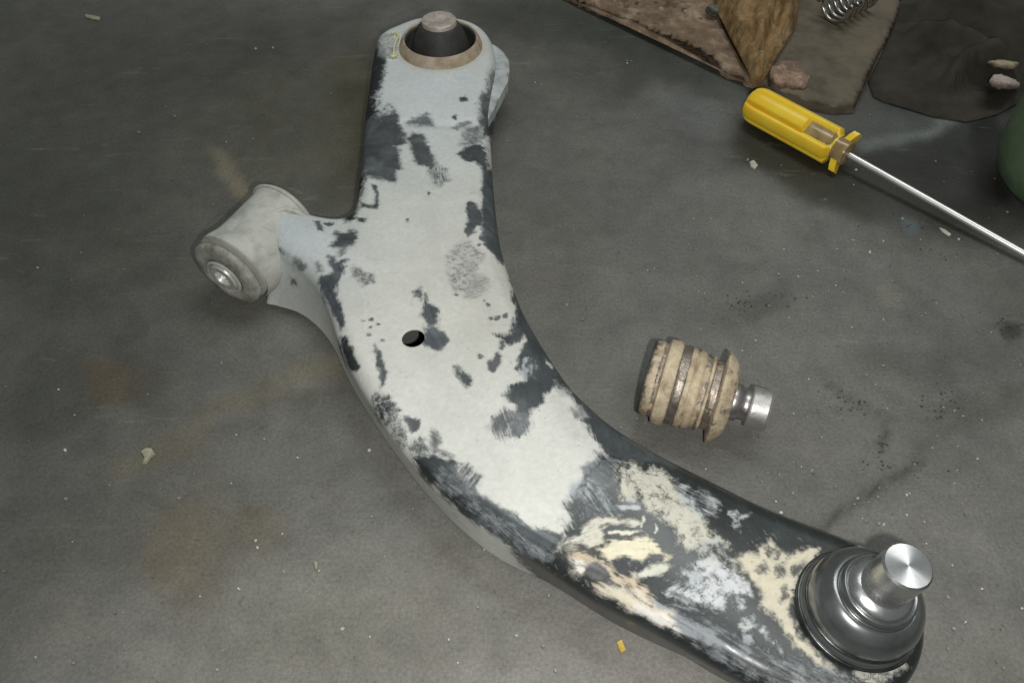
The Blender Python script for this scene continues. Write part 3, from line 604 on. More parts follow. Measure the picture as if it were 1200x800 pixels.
V, F = torus(.0122, .0012, f0, fa, t=-.0012); obj('ring', V, F, MAT['dullpaint'], sleeve)
V, F = lathe([(.0108, .004), (.0108, -.002), (.0098, -.0032), (.0060, -.0030), (.0054, -.0015), (.0048, .004), (0, .0045)], f0, fa, 48, .01, 4)
obj('pin', V, F, MAT['plated'], sleeve, sharp=40)
# thin edge band of the sleeve's far flange and the weld bead where the web meets it
V, F = torus(FR + .0013, .0010, f0, fa, t=FL - .0005); obj('flange_rim', V, F, MAT['dullpaint'], sleeve)
wp = []
for x, y, z in ((360, 256, .044), (348, 248, .047), (334, 244, .049), (321, 249, .049), (312, 260, .047), (309, 273, .043), (313, 286, .038), (322, 300, .033)):
    wp.append(un(x, y, z))
wp = [wp[int(i)] * (1 - (i % 1)) + wp[min(int(i) + 1, len(wp) - 1)] * (i % 1) for i in np.linspace(0, len(wp) - 1.001, 60)]
V, F = tube(wp, [.0015 + .0002 * math.sin(i * .9) + .0002 * math.sin(i * .37) for i in range(60)], 10); obj('weld_bead', V, F, MAT['dullpaint'], arm)

# ------------------------------------------------------------------ new ball joint on the arm's end
bz = .044
b0 = un(1002, 716, bz)
best = None
for zt in np.linspace(.07, .11, 81):
    p = un(1065, 662, zt); L_ = np.linalg.norm(p - b0)
    if best is None or abs(L_ - .053) < abs(best[0] - .053): best = (L_, p)
BL_, btop = best; ba = (btop - b0) / np.linalg.norm(btop - b0); print('ball joint tilt', math.degrees(math.acos(ba[2])), BL_)
V, F = lathe([(.0274, -.016), (.0274, -.002), (.0270, .0005), (.0256, .002), (.022, .0025)], b0, ba, 80)
bj = obj('ball_joint', V, F, MAT['clip'], arm, sharp=50)
prof = [(.0262, .0015), (.0260, .0042), (.0252, .0056), (.0243, .0062), (.0240, .0072), (.0243, .0086), (.0245, .0110), (.0243, .0136), (.0236, .0164), (.0223, .0190), (.0205, .0212), (.0186, .0227), (.0171, .0233), (.0163, .0231), (.0159, .0228), (.0158, .0238), (.0161, .0250), (.0160, .0266), (.0153, .0276), (.0147, .0277), (.0138, .0270)]
V, F = lathe(prof, b0, ba, 96, .0025, 33); obj('dust_boot', V, F, MAT['boot'], bj)
V, F = torus(.0264, .0009, b0, ba, 96, t=.0030); obj('clip_ring', V, F, MAT['clip'], bj)
V, F = torus(.0243, .0006, b0, ba, 96, t=.0072); obj('clip_ring', V, F, MAT['clip'], bj)
V, F = lathe([(.0140, .0262), (.0142, .0272), (.0136, .0284), (.0122, .0296), (.0108, .0304), (.0098, .0308)], b0, ba, 72); obj('collar_ring', V, F, MAT['steel'], bj)
SR = .0101
V, F = lathe([(.0096, .026), (.0096, .0300), (SR, .0320), (SR, BL_ - .0012), (SR - .0009, BL_ - .0002)], b0, ba, 72); stud = obj('stud', V, F, MAT['steel'], bj, sharp=40)
# turned end face: a very shallow cone built round its own axis so the radial grain follows it
x_, y_, a_ = frame(ba)
fv, ff = lathe([(SR - .0009, 0), (SR * .66, .00004), (SR * .33, .00007), (0, .00009)], np.zeros(3), (0, 0, 1), 72)
me = bpy.data.meshes.new('end_face'); me.from_pydata([tuple(v) for v in fv], [], ff); me.shade_smooth(); me.materials.append(MAT['studface'])
o = bpy.data.objects.new('end_face', me); S.collection.objects.link(o); o.parent = bj
Mx = Matrix(((x_[0], y_[0], a_[0]), (x_[1], y_[1], a_[1]), (x_[2], y_[2], a_[2]))).to_4x4()
Mx.translation = Vector(tuple(b0 + ba * (BL_ - .0002) - ORG[arm.name])); o.matrix_local = Mx
# squeezed-out filler below the boot
fl = []
r_ = np.random.default_rng(4)

# ------------------------------------------------------------------ worn old ball joint
OR_ = .0255
o0 = un(757, 441, OR_); o1 = un(900, 482, OR_ * .93); oa = o1 - o0; OL = np.linalg.norm(oa); oa /= OL; print('old joint length', OL)
k = OL / .066
oj = thing('worn_ball_joint', 'old ball joint with cream grease-caked ridged body, lying on its side without a boot', 'ball joint', (o0[0], o0[1], 0))
def worn_mat():
    m = M('grease_caked_casting'); co = m.coord(); a = m.attr('band').outputs['Fac']
    cream = m.ramp(m.noise(110, 6, .7, co, .6), [(.26, srgb(122, 105, 88)), (.48, srgb(184, 166, 138)), (.7, srgb(208, 195, 168))])
    grey = m.ramp(m.noise(140, 6, .7, co, .4), [(.3, srgb(112, 102, 92)), (.7, srgb(188, 176, 164))])
    t = m.math('ADD', a, m.math('MULTIPLY', m.math('SUBTRACT', m.noise(170, 7, .75, co, .5), .47), 2.3))
    mk_ = m.ramp(t, [(.38, 0.0), (.70, 1.0)]); m.col(m.mix(mk_, cream, grey))
    m.l(m.math('MULTIPLY', mk_, .7), m.b.inputs['Metallic']); m.rgh(m.math('MULTIPLY_ADD', mk_, -.38, .70))
    m.bump(m.noise(420, 6, .7, co), .5, .0009); return m.m
pr = [  # r, t, band (0 cream, 1 bare metal)
 (0, 0, .6), (.017, 0, .6), (.0195, .0005, .6), (.0208, .002, .4), (.0214, .0052, .3), (.0205, .0064, .6), (.0206, .0074, .5), (.0236, .0086, .0), (.0241, .0130, .0), (.0234, .0150, .1),
 (.0218, .0158, 1), (.0216, .0200, 1), (.0221, .0208, .2), (.0224, .0226, .0), (.0210, .0240, .2), (.0219, .0252, .0), (.0214, .0276, .0), (.0200, .0290, .3), (.0196, .0314, .6), (.0208, .0322, .1), (.0208, .0331, .1),
 (.0190, .0340, .7), (.0188, .0374, .7), (.0226, .0380, .5), (.0254, .0388, .35), (.0258, .0394, .25), (.0252, .0404, .2), (.0196, .0462, .35), (.0160, .0466, .5), (.012, .0458, .6), (.009, .0462, .8)]
pr2 = []
for A_, B_ in zip(pr[:-1], pr[1:]):
    for q in (0, .34, .67): pr2.append(tuple(np.array(A_) * (1 - q) + np.array(B_) * q))
pr2.append(pr[-1])
V, F = lathe([(r * 1.06, t * k) for r, t, _ in pr2], o0, oa, 96, .0055, 21)
o = obj('ridged_body', V, F, worn_mat(), oj, sharp=60)
bands = []
for r, t, b in pr2: bands += [b] * (1 if r * 1.06 <= 1e-6 else 96)
fattr(o.data, 'band', bands)
V, F = lathe([(.0106, .045 * k), (.0108, .0470 * k), (.0108, .0504 * k), (.0092, .0512 * k), (.0090, .0545 * k), (.0096, .0556 * k)], o0, oa, 64, .003, 8); obj('stud_neck', V, F, mottled('oily_worn_steel', (.3, .28, .27), (.55, .52, .5), 120, (.28, .45), .9, .3), oj)
V, F = lathe([(.0088, .0552 * k), (.0116, .0558 * k), (.0120, .0566 * k), (.0120, .0650 * k), (.0109, .0664 * k), (.0104, .0665 * k), (0, .0665 * k)], o0, oa, 64, .002, 6); obj('stud', V, F, mottled('scuffed_stud_steel', (.4, .39, .37), (.66, .64, .61), 70, (.42, .6), .85, .4), oj, sharp=22)
# black rim left on the base
V, F = torus(.0210, .0006, o0, oa, t=.0004 * k); o = obj('base_rim', V, F, MAT['rubber'], oj)

# ------------------------------------------------------------------ screwdriver
HR_ = .0150
s0 = un(880, 120, HR_); s1 = un(992, 180, HR_); sa = s1 - s0; sa[2] = 0; SL = np.linalg.norm(sa); sa /= SL; print('handle', SL)
sd = thing('screwdriver', 'screwdriver with yellow fluted translucent handle and long bright shaft', 'screwdriver', (s0[0], s0[1], 0))
def yellow():
    m = M('yellow_acetate'); co = m.coord()
    m.col(m.ramp(m.noise(40, 4, .5, co), [(.3, srgb(244, 198, 40)), (.7, srgb(253, 218, 70))]))
    m.set(Roughness=.28); m.b.inputs['Subsurface Weight'].default_value = .35; m.b.inputs['Subsurface Radius'].default_value = (.006, .004, .0008)
    m.b.inputs['Subsurface Scale'].default_value = .6
    m.bump(m.noise(200, 4, .6, co), .08, .0006); return m.m
YL = yellow()
def fluted():
    V = []; F = []; n = 96; x, y, a = frame(sa); rows = []
    ts = np.concatenate([np.linspace(0, .14, 14), np.linspace(.17, .60, 12), np.linspace(.62, .90, 30)])
    rows.append([0]); V.append(s0 - a * .0005)
    for t in ts:
        row = []
        endr = math.sqrt(max(1 - (1 - min(t / .12, 1)) ** 2.2, 0)) * .30 + .70 if t < .12 else 1
        if t == 0: endr = .62
        for k_ in range(n):
            th = 2 * math.pi * k_ / n; lob = 6
            q = ((th * lob / (2 * math.pi) + .5) % 1) - .5; which = int(math.floor(th * lob / (2 * math.pi) + .5)) % lob
            c_ = abs(q) * 2
            gro = .0036 * max(0, (c_ - .70) / .30) ** 1.2 * min(1, t / .10)
            r = (HR_ - .0004 * (c_ ** 2)) * endr - gro
            stop = .60 if which in (2, 5) else .86      # two flutes run out early and bare the core
            r = r - (r - .0102) * float(sstep(stop, stop + .035, np.array(t)))
            row.append(len(V)); V.append(s0 + a * SL * t + r * (x * math.cos(th) + y * math.sin(th)))
        rows.append(row)
    for A, B in zip(rows[:-1], rows[1:]):
        for k_ in range(n):
            j = (k_ + 1) % n
            F.append((A[0], B[j], B[k_]) if len(A) == 1 else (A[k_], A[j], B[j], B[k_]))
    F.append(tuple(rows[-1]))
    return V, F
V, F = fluted(); obj('handle', V, F, YL, sd, sharp=40)
amber = M('amber_core'); amber.col(amber.ramp(amber.noise(90, 5), [(.3, srgb(120, 98, 52)), (.7, srgb(176, 152, 108))])); amber.set(Roughness=.22)
V, F = lathe([(.0106, SL * .56), (.0112, SL * .60), (.0112, SL * .80), (.0108, SL * .835), (.0114, SL * .84), (.0114, SL * .858), (.0104, SL * .866), (.0098, SL * .92), (.0102, SL * .985), (.0094, SL * 1.01), (.0036, SL * 1.018)], s0, sa, 64); neck = obj('ferrule', V, F, amber.m, sd, sharp=50)
# guard lugs
x, y, a = frame(sa)
for th in (math.radians(50), math.radians(228)):
    dr = x * math.cos(th) + y * math.sin(th); pe = np.cross(a, dr)
    bm = bmesh.new(); vs = []
    for ta, rr_, wd in ((.925, .0085, .0056), (.94, .0132, .0050), (.955, .0166, .0034)):
        for tb in (-.0026, .0026):
            for sgn in (-1, 1): vs.append(bm.verts.new(tuple(s0 + a * (SL * ta + tb + .003) + dr * rr_ + pe * wd * sgn)))
    bm.verts.ensure_lookup_table(); bmesh.ops.convex_hull(bm, input=bm.verts)
    vv = [np.array(v.co) for v in bm.verts]; bm.verts.index_update(); ffs = [tuple(v.index for v in f.verts) for f in bm.faces]; bm.free()
    obj('lug', vv, ffs, YL, sd, sharp=35)
tip = un(1200, 297, .006); end = un(992, 180, HR_ - .001)
dr = (tip - end); dl = np.linalg.norm(dr); dr /= dl
V, F = lathe([(.0024, -.01), (.0024, dl * 1.02), (.0024, dl * 1.18), (.0023, dl * 1.2)], end, dr, 24); obj('shaft', V, F, MAT['chrome'], sd)
x_, y_, a_ = frame(dr); e2 = end + dr * dl * 1.2; Vb = []
for t, wx, hy in ((0, .0028, .0028), (.006, .0036, .0018), (.014, .0032, .0006)):
    for sx, sy in ((-1, -1), (1, -1), (1, 1), (-1, 1)): Vb.append(e2 + a_ * t + x_ * wx * sx + y_ * hy * sy)
Fb = [(0, 1, 2, 3), (11, 10, 9, 8)] + [(r * 4 + k_, r * 4 + (k_ + 1) % 4, r * 4 + 4 + (k_ + 1) % 4, r * 4 + 4 + k_) for r in (0, 1) for k_ in range(4)]
obj('blade', Vb, Fb, MAT['chrome'], sd, smooth=False)

# ------------------------------------------------------------------ things at the top edge
def slab(name, edge, thick, mat, step=.004, rough=.0012, z0=.0, parent=None, seed=1, tilt=None, crumble=.002):
    """Irregular flat piece: outline sightings on its top face, real thickness, lumpy top."""
    r = np.random.default_rng(seed)
    W = plan(edge, z0 + thick); n = len(W); loop = []
    for i in range(n):
        a = W[i]; b = W[(i + 1) % n]; kk = max(1, int(np.linalg.norm(b - a) / step)); nn = np.array([-(b - a)[1], (b - a)[0]]); nn /= np.linalg.norm(nn) + 1e-9
        for j in range(kk): loop.append(a + (b - a) * j / kk + nn * r.normal(0, crumble * .4))
    loop = np.array(loop); lo, hi = loop.min(0), loop.max(0)
    g = np.stack([q.ravel() for q in np.meshgrid(np.arange(lo[0], hi[0], step), np.arange(lo[1], hi[1], step))], 1) + 0
    g = g + r.uniform(-.25, .25, g.shape) * step; g = g[sdist(g, loop) > step * .6]
    allp = np.vstack([loop, g]); N = len(loop)
    vo, _, fo, _, _, _ = delaunay_2d_cdt([Vector(p) for p in allp], [(i, (i + 1) % N) for i in range(N)], [], 1, 1e-7, False)
    vo = np.array([tuple(v) for v in vo]); d = np.clip(sdist(vo, loop), 0, None)
    hz = np.zeros(len(vo))
    for _ in range(220):
        c = lo + (hi - lo) * r.uniform(0, 1, 2); hz += r.normal(0, rough) * np.exp(-((vo - c) ** 2).sum(1) / r.uniform(.0025, .012) ** 2)
    zz = z0 + thick + hz - .003 * (1 - np.clip(d / .006, 0, 1)) ** 2
    V = [np.array([p[0], p[1], q]) for p, q in zip(vo, zz)]; F = []
    for f in fo:
        a, b, c = vo[list(f)][:3]
        F.append(tuple(f) if (b - a)[0] * (c - a)[1] - (b - a)[1] * (c - a)[0] > 0 else tuple(f[::-1]))
    ctr = loop.mean(0); k0 = len(V)
    ar = .5 * np.sum(loop[:, 0] * np.roll(loop[:, 1], -1) - np.roll(loop[:, 0], -1) * loop[:, 1])
    for i in range(N): V.append(np.array([loop[i][0], loop[i][1], z0 + .0005]))
    for i in range(N):
        j = (i + 1) % N; q = (i, k0 + i, k0 + j, j); F.append(q if ar > 0 else q[::-1])
    return obj(name, V, F, mat, parent, origin=(ctr[0], ctr[1], 0), sharp=50)
mprim = mottled('bluish_grey_primer', srgb(142, 147, 147), srgb(190, 194, 192), 60, (.6, .75), 0, .4, c3=srgb(204, 206, 202))
o = slab('side_lip', [(572,46),(583,52),(590,57),(596,66),(597,78),(595,92),(586,110),(577,126),(570,138),(562,128),(562,80)], .012, mprim, .0022, .0002, z0=.029, parent=arm, seed=17, crumble=0)
mplate = mottled('mud_caked_board', srgb(84, 70, 57), srgb(138, 117, 97), 48, (.75, .92), 0, 1.0, 190, .0030, .25, c3=srgb(182, 160, 138))
mboard = mottled('grimy_flat_board', srgb(84, 77, 64), srgb(112, 103, 88), 30, (.7, .9), 0, .7, 200, .0016, .3, c3=srgb(128, 112, 98))
crust = o = slab('mud_crust', [(640,-60),(655,-12),(690,3),(725,18),(765,32),(800,45),(815,52),(830,60),(845,74),(850,82),(868,86),(885,96),(905,100),(900,60),(890,20),(890,-40),(880,-90),(700,-90)], .008, mplate, .0032, .0024, seed=3, crumble=.003)
tag(o, 'brown caked crust of mud along the top edge, left of the tan lump', 'dried mud')
o = slab('flat_board', [(893,80),(905,98),(925,108),(950,116),(978,122),(1003,121),(1009,108),(1020,80),(1040,45),(1055,10),(1064,-30),(1075,-90),(900,-90),(890,20)], .010, mboard, .0045, .0006, z0=.0, seed=5, crumble=.0012)
tag(o, 'grey-brown flat board with worn corner above the screwdriver handle, under the coil spring', 'board')
def lump(name, rings, mat, label, cat, seed=2, n=40, nz=.0016):
    """Lumpy solid lofted through rings (cx, cy px on floor, z, rx, ry)."""
    r = np.random.default_rng(seed); V = []; F = []
    ph = r.uniform(0, 6.28, 12)
    P_ = [np.append(un(x, y, z)[:2], z) for x, y, z, _, _ in rings]
    for i, (c, R_) in enumerate(zip(P_, rings)):
        for k_ in range(n):
            th = 2 * math.pi * k_ / n
            w_ = 1 + .07 * math.sin(3 * th + ph[0] + i * .5) + .05 * math.sin(5 * th + ph[1] - i * .8) + .035 * math.sin(9 * th + ph[2] + i) + r.normal(0, .018)
            V.append(c + np.array([R_[3] * w_ * math.cos(th), R_[4] * w_ * math.sin(th), r.normal(0, nz * .3)]))
    m_ = len(rings)
    for i in range(m_ - 1):
        for k_ in range(n):
            j = (k_ + 1) % n; F.append((i * n + k_, i * n + j, (i + 1) * n + j, (i + 1) * n + k_))
    V.append(P_[-1]); t_ = len(V) - 1
    for k_ in range(n): F.append(((m_ - 1) * n + k_, (m_ - 1) * n + (k_ + 1) % n, t_))
    o = obj(name, V, F, mat, None, origin=(P_[0][0], P_[0][1], 0))
    if label: tag(o, label, cat)
    return o
# tan lump: a hanging tapered tongue with a cleft beside it, traced on its upper face
mtan = mottled('ochre_rusty_casting', srgb(96, 74, 46), srgb(146, 118, 78), 60, (.65, .9), .0, 1.0, 150, .0026, .3, c3=srgb(178, 150, 118))
def tongue():
    E_ = [(838,-70),(842,-5),(850,6),(858,22),(865,32),(872,42),(877,53),(881,64),(885,74),(892,79),(899,78),(902,70),(901,60),(904,50),(911,42),(918,37),(926,30),(932,24),(938,12),(940,-2),(944,-70)]
    W = plan(E_, .028); step = .0028; r = np.random.default_rng(9); loop = []
    for i in range(len(W)):
        a = W[i]; b = W[(i + 1) % len(W)]; kk = max(1, int(np.linalg.norm(b - a) / step))
        for j in range(kk): loop.append(a + (b - a) * j / kk)
    loop = np.array(loop); lo, hi = loop.min(0), loop.max(0); N = len(loop)
    g = np.stack([q.ravel() for q in np.meshgrid(np.arange(lo[0], hi[0], step), np.arange(lo[1], hi[1], step))], 1); g = g[sdist(g, loop) > step * .6]
    vo, _, fo, _, _, _ = delaunay_2d_cdt([Vector(p) for p in np.vstack([loop, g])], [(i, (i + 1) % N) for i in range(N)], [], 1, 1e-7, False)
    vo = np.array([tuple(v) for v in vo]); d = np.clip(sdist(vo, loop), 0, None)
    z = .014 + .026 * np.sqrt(1 - (1 - np.clip(d / .022, 0, 1)) ** 2)
    z -= .020 * np.exp(-(ldist(vo, plan([(914, -20), (911, 16), (905, 34), (896, 52)], .03)) / .0038) ** 2)
    z -= .010 * np.exp(-(ldist(vo, plan([(880, 18), (883, 40), (889, 60)], .03)) / .003) ** 2) + .006 * np.exp(-(ldist(vo, plan([(850, 16), (868, 24), (884, 16)], .03)) / .003) ** 2)
    z += .005 * np.exp(-(ldist(vo, plan([(922, 4), (924, 22)], .03)) / .006) ** 2) + .006 * np.exp(-(ldist(vo, plan([(868, 2), (880, 14)], .03)) / .010) ** 2)
    for _ in range(120):
        c = lo + (hi - lo) * r.uniform(0, 1, 2); z += r.normal(0, .0018) * np.exp(-((vo - c) ** 2).sum(1) / r.uniform(.0025, .008) ** 2)
    V = [np.array([p[0], p[1], q]) for p, q in zip(vo, z)]; F = []
    for f in fo:
        a, b, c = vo[list(f)][:3]; F.append(tuple(f) if (b - a)[0] * (c - a)[1] - (b - a)[1] * (c - a)[0] > 0 else tuple(f[::-1]))
    ar = .5 * np.sum(loop[:, 0] * np.roll(loop[:, 1], -1) - np.roll(loop[:, 0], -1) * loop[:, 1]); k0 = len(V)
    for i in range(N): V.append(np.array([loop[i][0], loop[i][1], .010]))
    for i in range(N):
        j = (i + 1) % N; q = (i, k0 + i, k0 + j, j); F.append(q if ar > 0 else q[::-1])
    c = un(890, 20, .01); o = obj('rusty_casting', V, F, mtan, None, origin=(c[0], c[1], .01))
    tag(o, 'tan rust-coloured tapering lump with a cleft, resting on the mud crust and board', 'casting')
tongue()
mpink = mottled('pinkish_clod', srgb(112, 90, 76), srgb(164, 136, 118), 90, (.75, .9), 0, 1.0, 240, .003, .25, c3=srgb(206, 176, 156))
lump('clod', [(924,88,.006,.0170,.023),(924,88,.011,.0165,.0215),(922,86,.0145,.013,.016),(920,84,.016,.007,.009)], mpink, 'crumbly pinkish clod at the board corner just above the screwdriver handle', 'clod', 6, 44, .003)
def rubble(parent):
    r = np.random.default_rng(55); V = []; F = []
    for _ in range(70):
        t_ = r.uniform(0, 1); x = 690 + 160 * t_; y = r.uniform(-14, -3 + 62 * t_); c = un(x, y, .009); s_ = r.uniform(.0012, .0036); k0 = len(V); q = r.uniform(0, 6.28)
        for kz, sc in ((0, 1), (.6, .85), (1, .4)):
            for j in range(6):
                th = 2 * math.pi * j / 6 + q; rr = s_ * sc * r.uniform(.7, 1.25); V.append(np.array([c[0] + rr * math.cos(th), c[1] + rr * .8 * math.sin(th), .0065 + kz * s_ * .9]))
        for a in (0, 6):
            for j in range(6): F.append((k0 + a + j, k0 + a + (j + 1) % 6, k0 + a + 6 + (j + 1) % 6, k0 + a + 6 + j))
        F.append(tuple(k0 + 12 + j for j in range(6)))
    m = M('crust_rubble'); g = m.n('ShaderNodeNewGeometry'); m.col(m.ramp(g.outputs['Random Per Island'], [(0, srgb(82, 70, 58)), (.5, srgb(128, 110, 94)), (1, srgb(178, 162, 144))])); m.set(Roughness=.85)
    o = obj('rubble', V, F, m.m, parent, smooth=False); o['kind'] = 'stuff'
rubble(crust)
nb = un(837, 9, .017); nut = thing('bolt_head', 'small round grey bolt head beside the tan lump at the top edge', 'bolt', (nb[0], nb[1], .012))
V, F = lathe([(.0056, .0), (.0056, .0045), (.0045, .0055), (0, .006)], np.array([nb[0], nb[1], .013]), (.15, -.2, 1), 6); obj('head', V, F, mottled('grimy_bolt', srgb(96, 94, 84), srgb(138, 136, 124), 200, (.4, .6), .5), nut, smooth=False)
V, F = lathe([(0, .0003), (.0078, .0003), (.0078, .0014), (.0055, .0016)], np.array([nb[0], nb[1], .0125]), (.15, -.2, 1), 32); obj('washer', V, F, MAT['darkhole'], nut, sharp=40)
# coil spring lying on the board
c0 = un(975, 9, .010 + .0165); sx = un(1030, -18, .025) - c0; sx[2] = 0; sx /= np.linalg.norm(sx); hx, hy, ha_ = frame(sx)
pth = []
for i in range(6 * 30):
    th = 2 * math.pi * i / 30; pth.append(c0 + ha_ * (.0088 * th / (2 * math.pi)) + (hx * math.cos(th) + hy * math.sin(th)) * .0150)
V, F = tube(pth, .0019, 10); cg = c0.copy(); cg[2] = .01
o = obj('coil_spring', V, F, MAT['spring'], None, origin=cg); tag(o, 'shiny steel coil spring lying on the grey-brown board at the top edge', 'spring')

# dark crumpled cloth in the top right corner
def cloth():
    E_ = [(1030,-60),(1036,0),(1030,40),(1022,78),(1028,100),(1046,108),(1062,104),(1084,112),(1100,124),(1122,122),(1138,130),(1156,126),(1172,122),(1190,112),(1215,95),(1290,60),(1330,-60)]
    W = plan(E_, .012); step = .0045; r = np.random.default_rng(13); loop = []
    for i in range(len(W)):
        a = W[i]; b = W[(i + 1) % len(W)]; kk = max(1, int(np.linalg.norm(b - a) / step))
        for j in range(kk): loop.append(a + (b - a) * j / kk + r.normal(0, .0006, 2))
    loop = np.array(loop); lo, hi = loop.min(0), loop.max(0); N = len(loop)
    g = np.stack([q.ravel() for q in np.meshgrid(np.arange(lo[0], hi[0], step), np.arange(lo[1], hi[1], step))], 1); g = g[sdist(g, loop) > step * .6]
    vo, _, fo, _, _, _ = delaunay_2d_cdt([Vector(p) for p in np.vstack([loop, g])], [(i, (i + 1) % N) for i in range(N)], [], 1, 1e-7, False)
    vo = np.array([tuple(v) for v in vo]); d = np.clip(sdist(vo, loop), 0, None)
    z = .0015 + .018 * sstep(0, .07, d)
    for line, wd, h in (([(1118,88),(1128,74),(1150,68),(1185,72)], .006, .014), ([(1120,95),(1140,82),(1165,80)], .006, -.012), ([(1080,30),(1120,50),(1160,62)], .010, .010), ([(1090,8),(1130,22),(1180,50)], .008, -.008), ([(1110,0),(1150,14),(1200,40)], .008, .009), ([(1160,-20),(1190,10)], .008, -.007)):
        z += 1.5 * h * np.exp(-(ldist(vo, plan(line, .02)) / wd) ** 2) * np.clip(d / .012, 0, 1)
    for _ in range(110):
        c = lo + (hi - lo) * r.uniform(0, 1, 2); a = r.uniform(0, 3.14); q = vo - c; u = q[:, 0] * math.cos(a) + q[:, 1] * math.sin(a); v = -q[:, 0] * math.sin(a) + q[:, 1] * math.cos(a)
        z += r.normal(0, .0022) * np.exp(-(u / .03) ** 2 - (v / .006) ** 2) * np.clip(d / .012, 0, 1)
    z = np.maximum(z, .0015)
    V = [np.array([p[0], p[1], q]) for p, q in zip(vo, z)]; F = []
    for f in fo:
        a, b, c = vo[list(f)][:3]; F.append(tuple(f) if (b - a)[0] * (c - a)[1] - (b - a)[1] * (c - a)[0] > 0 else tuple(f[::-1]))
    ar = .5 * np.sum(loop[:, 0] * np.roll(loop[:, 1], -1) - np.roll(loop[:, 0], -1) * loop[:, 1]); k0 = len(V)
    for i in range(N): V.append(np.array([loop[i][0], loop[i][1], .0003]))
    for i in range(N):
        j = (i + 1) % N; q = (i, k0 + i, k0 + j, j); F.append(q if ar > 0 else q[::-1])
    c = un(1180, 40, 0); o = obj('dark_cloth', V, F, mottled('oil_soaked_cloth', srgb(50, 48, 42), srgb(68, 64, 57), 30, (.85, .98), 0, .5, 900, .0006, .15, c3=srgb(78, 72, 64)), None, origin=(c[0], c[1], 0))
    tag(o, 'dark oil-soaked crumpled cloth in the upper right corner', 'cloth')
cloth()
mstone = mottled('pale_pink_stone', srgb(132, 112, 104), srgb(188, 172, 162), 70, (.6, .85), 0, .6, 200, .0015, .3, c3=srgb(206, 198, 188))
lump('stone', [(1176,98,.004,.012,.010),(1176,97,.014,.0125,.0105),(1175,95,.022,.0105,.009),(1174,94,.026,.005,.004)], mstone, 'pinkish pale stone poking out below the dark cloth by the green canister', 'stone', 8, 32, .002)
lump('stone', [(1176,76,.016,.013,.007),(1176,75,.022,.0125,.0066),(1175,74,.026,.009,.0048),(1174,73,.028,.004,.002)], mottled('cream_stone', srgb(150, 138, 112), srgb(190, 178, 148), 80, (.6, .8), 0, .5, 200, .0012), 'small cream flat stone tucked in the dark cloth fold', 'stone', 10, 28, .001)
# green canister at the right edge
gc = un(1243, 226, .0)
mg = M('worn_green_enamel'); co = mg.coord(); g1 = mg.ramp(mg.noise(30, 6, .65, co, .4), [(.3, srgb(72, 92, 68)), (.7, srgb(104, 124, 94))])
ch = mg.ramp(mg.noise(170, 5, .7, co), [(.64, 0.0), (.70, 1.0)]); mg.col(mg.mix(mg.math('MULTIPLY', ch, .5), g1, srgb(130, 136, 116))); mg.rgh(mg.math('MULTIPLY_ADD', mg.noise(80, 4, .6, co), .3, .45)); mg.bump(mg.noise(150, 5, .65, co), .3, .001)
gp = [(0, .001), (.030, .001), (.042, .004), (.051, .014), (.056, .030), (.0575, .050), (.0570, .075), (.0540, .098), (.047, .113), (.036, .123), (.024, .129), (.016, .131)]
can = thing('green_canister', 'rounded dark green enamelled canister cut off by the right edge', 'canister', (gc[0], gc[1], 0))
V, F = lathe(gp, np.array([gc[0], gc[1], 0]), UP, 72, .004, 15); obj('tank', V, F, mg.m, can)
V, F = lathe([(.0165, .130), (.0165, .142), (.0155, .144), (0, .1445)], np.array([gc[0], gc[1], 0]), UP, 40); obj('cap', V, F, MAT['rubber'], can, sharp=40)

# ------------------------------------------------------------------ chips on the floor
def chip(name, poly, h, mat, label, cat, seed):
    r = np.random.default_rng(seed); W = plan(poly, 0); c = W.mean(0); V = []; n = len(W)
    for p in W: V.append(np.array([p[0], p[1], .0004]))
    for p in W: V.append(np.array([*(c + (p - c) * .93), h * r.uniform(.75, 1.15)]))
    V.append(np.array([*c, h])); F = [(i, (i + 1) % n, n + (i + 1) % n, n + i) for i in range(n)] + [(n + i, n + (i + 1) % n, 2 * n) for i in range(n)]
    a = .5 * np.sum(W[:, 0] * np.roll(W[:, 1], -1) - np.roll(W[:, 0], -1) * W[:, 1])
    if a < 0: F = [f[::-1] for f in F]
    o = obj(name, V, F, mat, None, smooth=False, origin=(c[0], c[1], 0)); tag(o, label, cat)
mY = mottled('yellow_chip', srgb(196, 160, 60), srgb(226, 196, 100), 300, (.4, .6)); mB = mottled('beige_chip', srgb(140, 134, 114), srgb(178, 172, 150), 200, (.6, .8)); mP = mottled('pale_chip', srgb(160, 156, 140), srgb(204, 200, 186), 200, (.6, .8))
chip('plastic_chip', [(722,753),(728,750),(733,762),(727,766)], .0018, mY, 'tiny yellow plastic chip on the floor below the arm', 'chip', 1)
chip('paint_flake', [(166,530),(172,526),(179,527),(183,533),(177,537),(172,544),(168,545),(170,537)], .0022, mB, 'largest beige flake alone on the left part of the floor', 'flake', 2)
chip('paint_flake', [(368,658),(373,660),(373,667),(370,668),(369,664)], .0022, mB, 'small curled tan flake on the floor below the arm\'s left bend', 'flake', 3)
chip('paint_flake', [(100,19),(110,20),(118,22),(117,25),(108,24),(101,22)], .0018, mB, 'elongated pale flake near the upper left corner of the floor', 'flake', 4)
chip('paint_flake', [(1100,268),(1107,271),(1114,276),(1112,278),(1104,273)], .0015, mP, 'thin pale sliver on the dark floor below the screwdriver shaft', 'flake', 5)
chip('paint_flake', [(878,191),(883,189),(888,195),(884,200),(879,196)], .0016, mP, 'white crumb on the oily spot below the screwdriver handle', 'flake', 6)
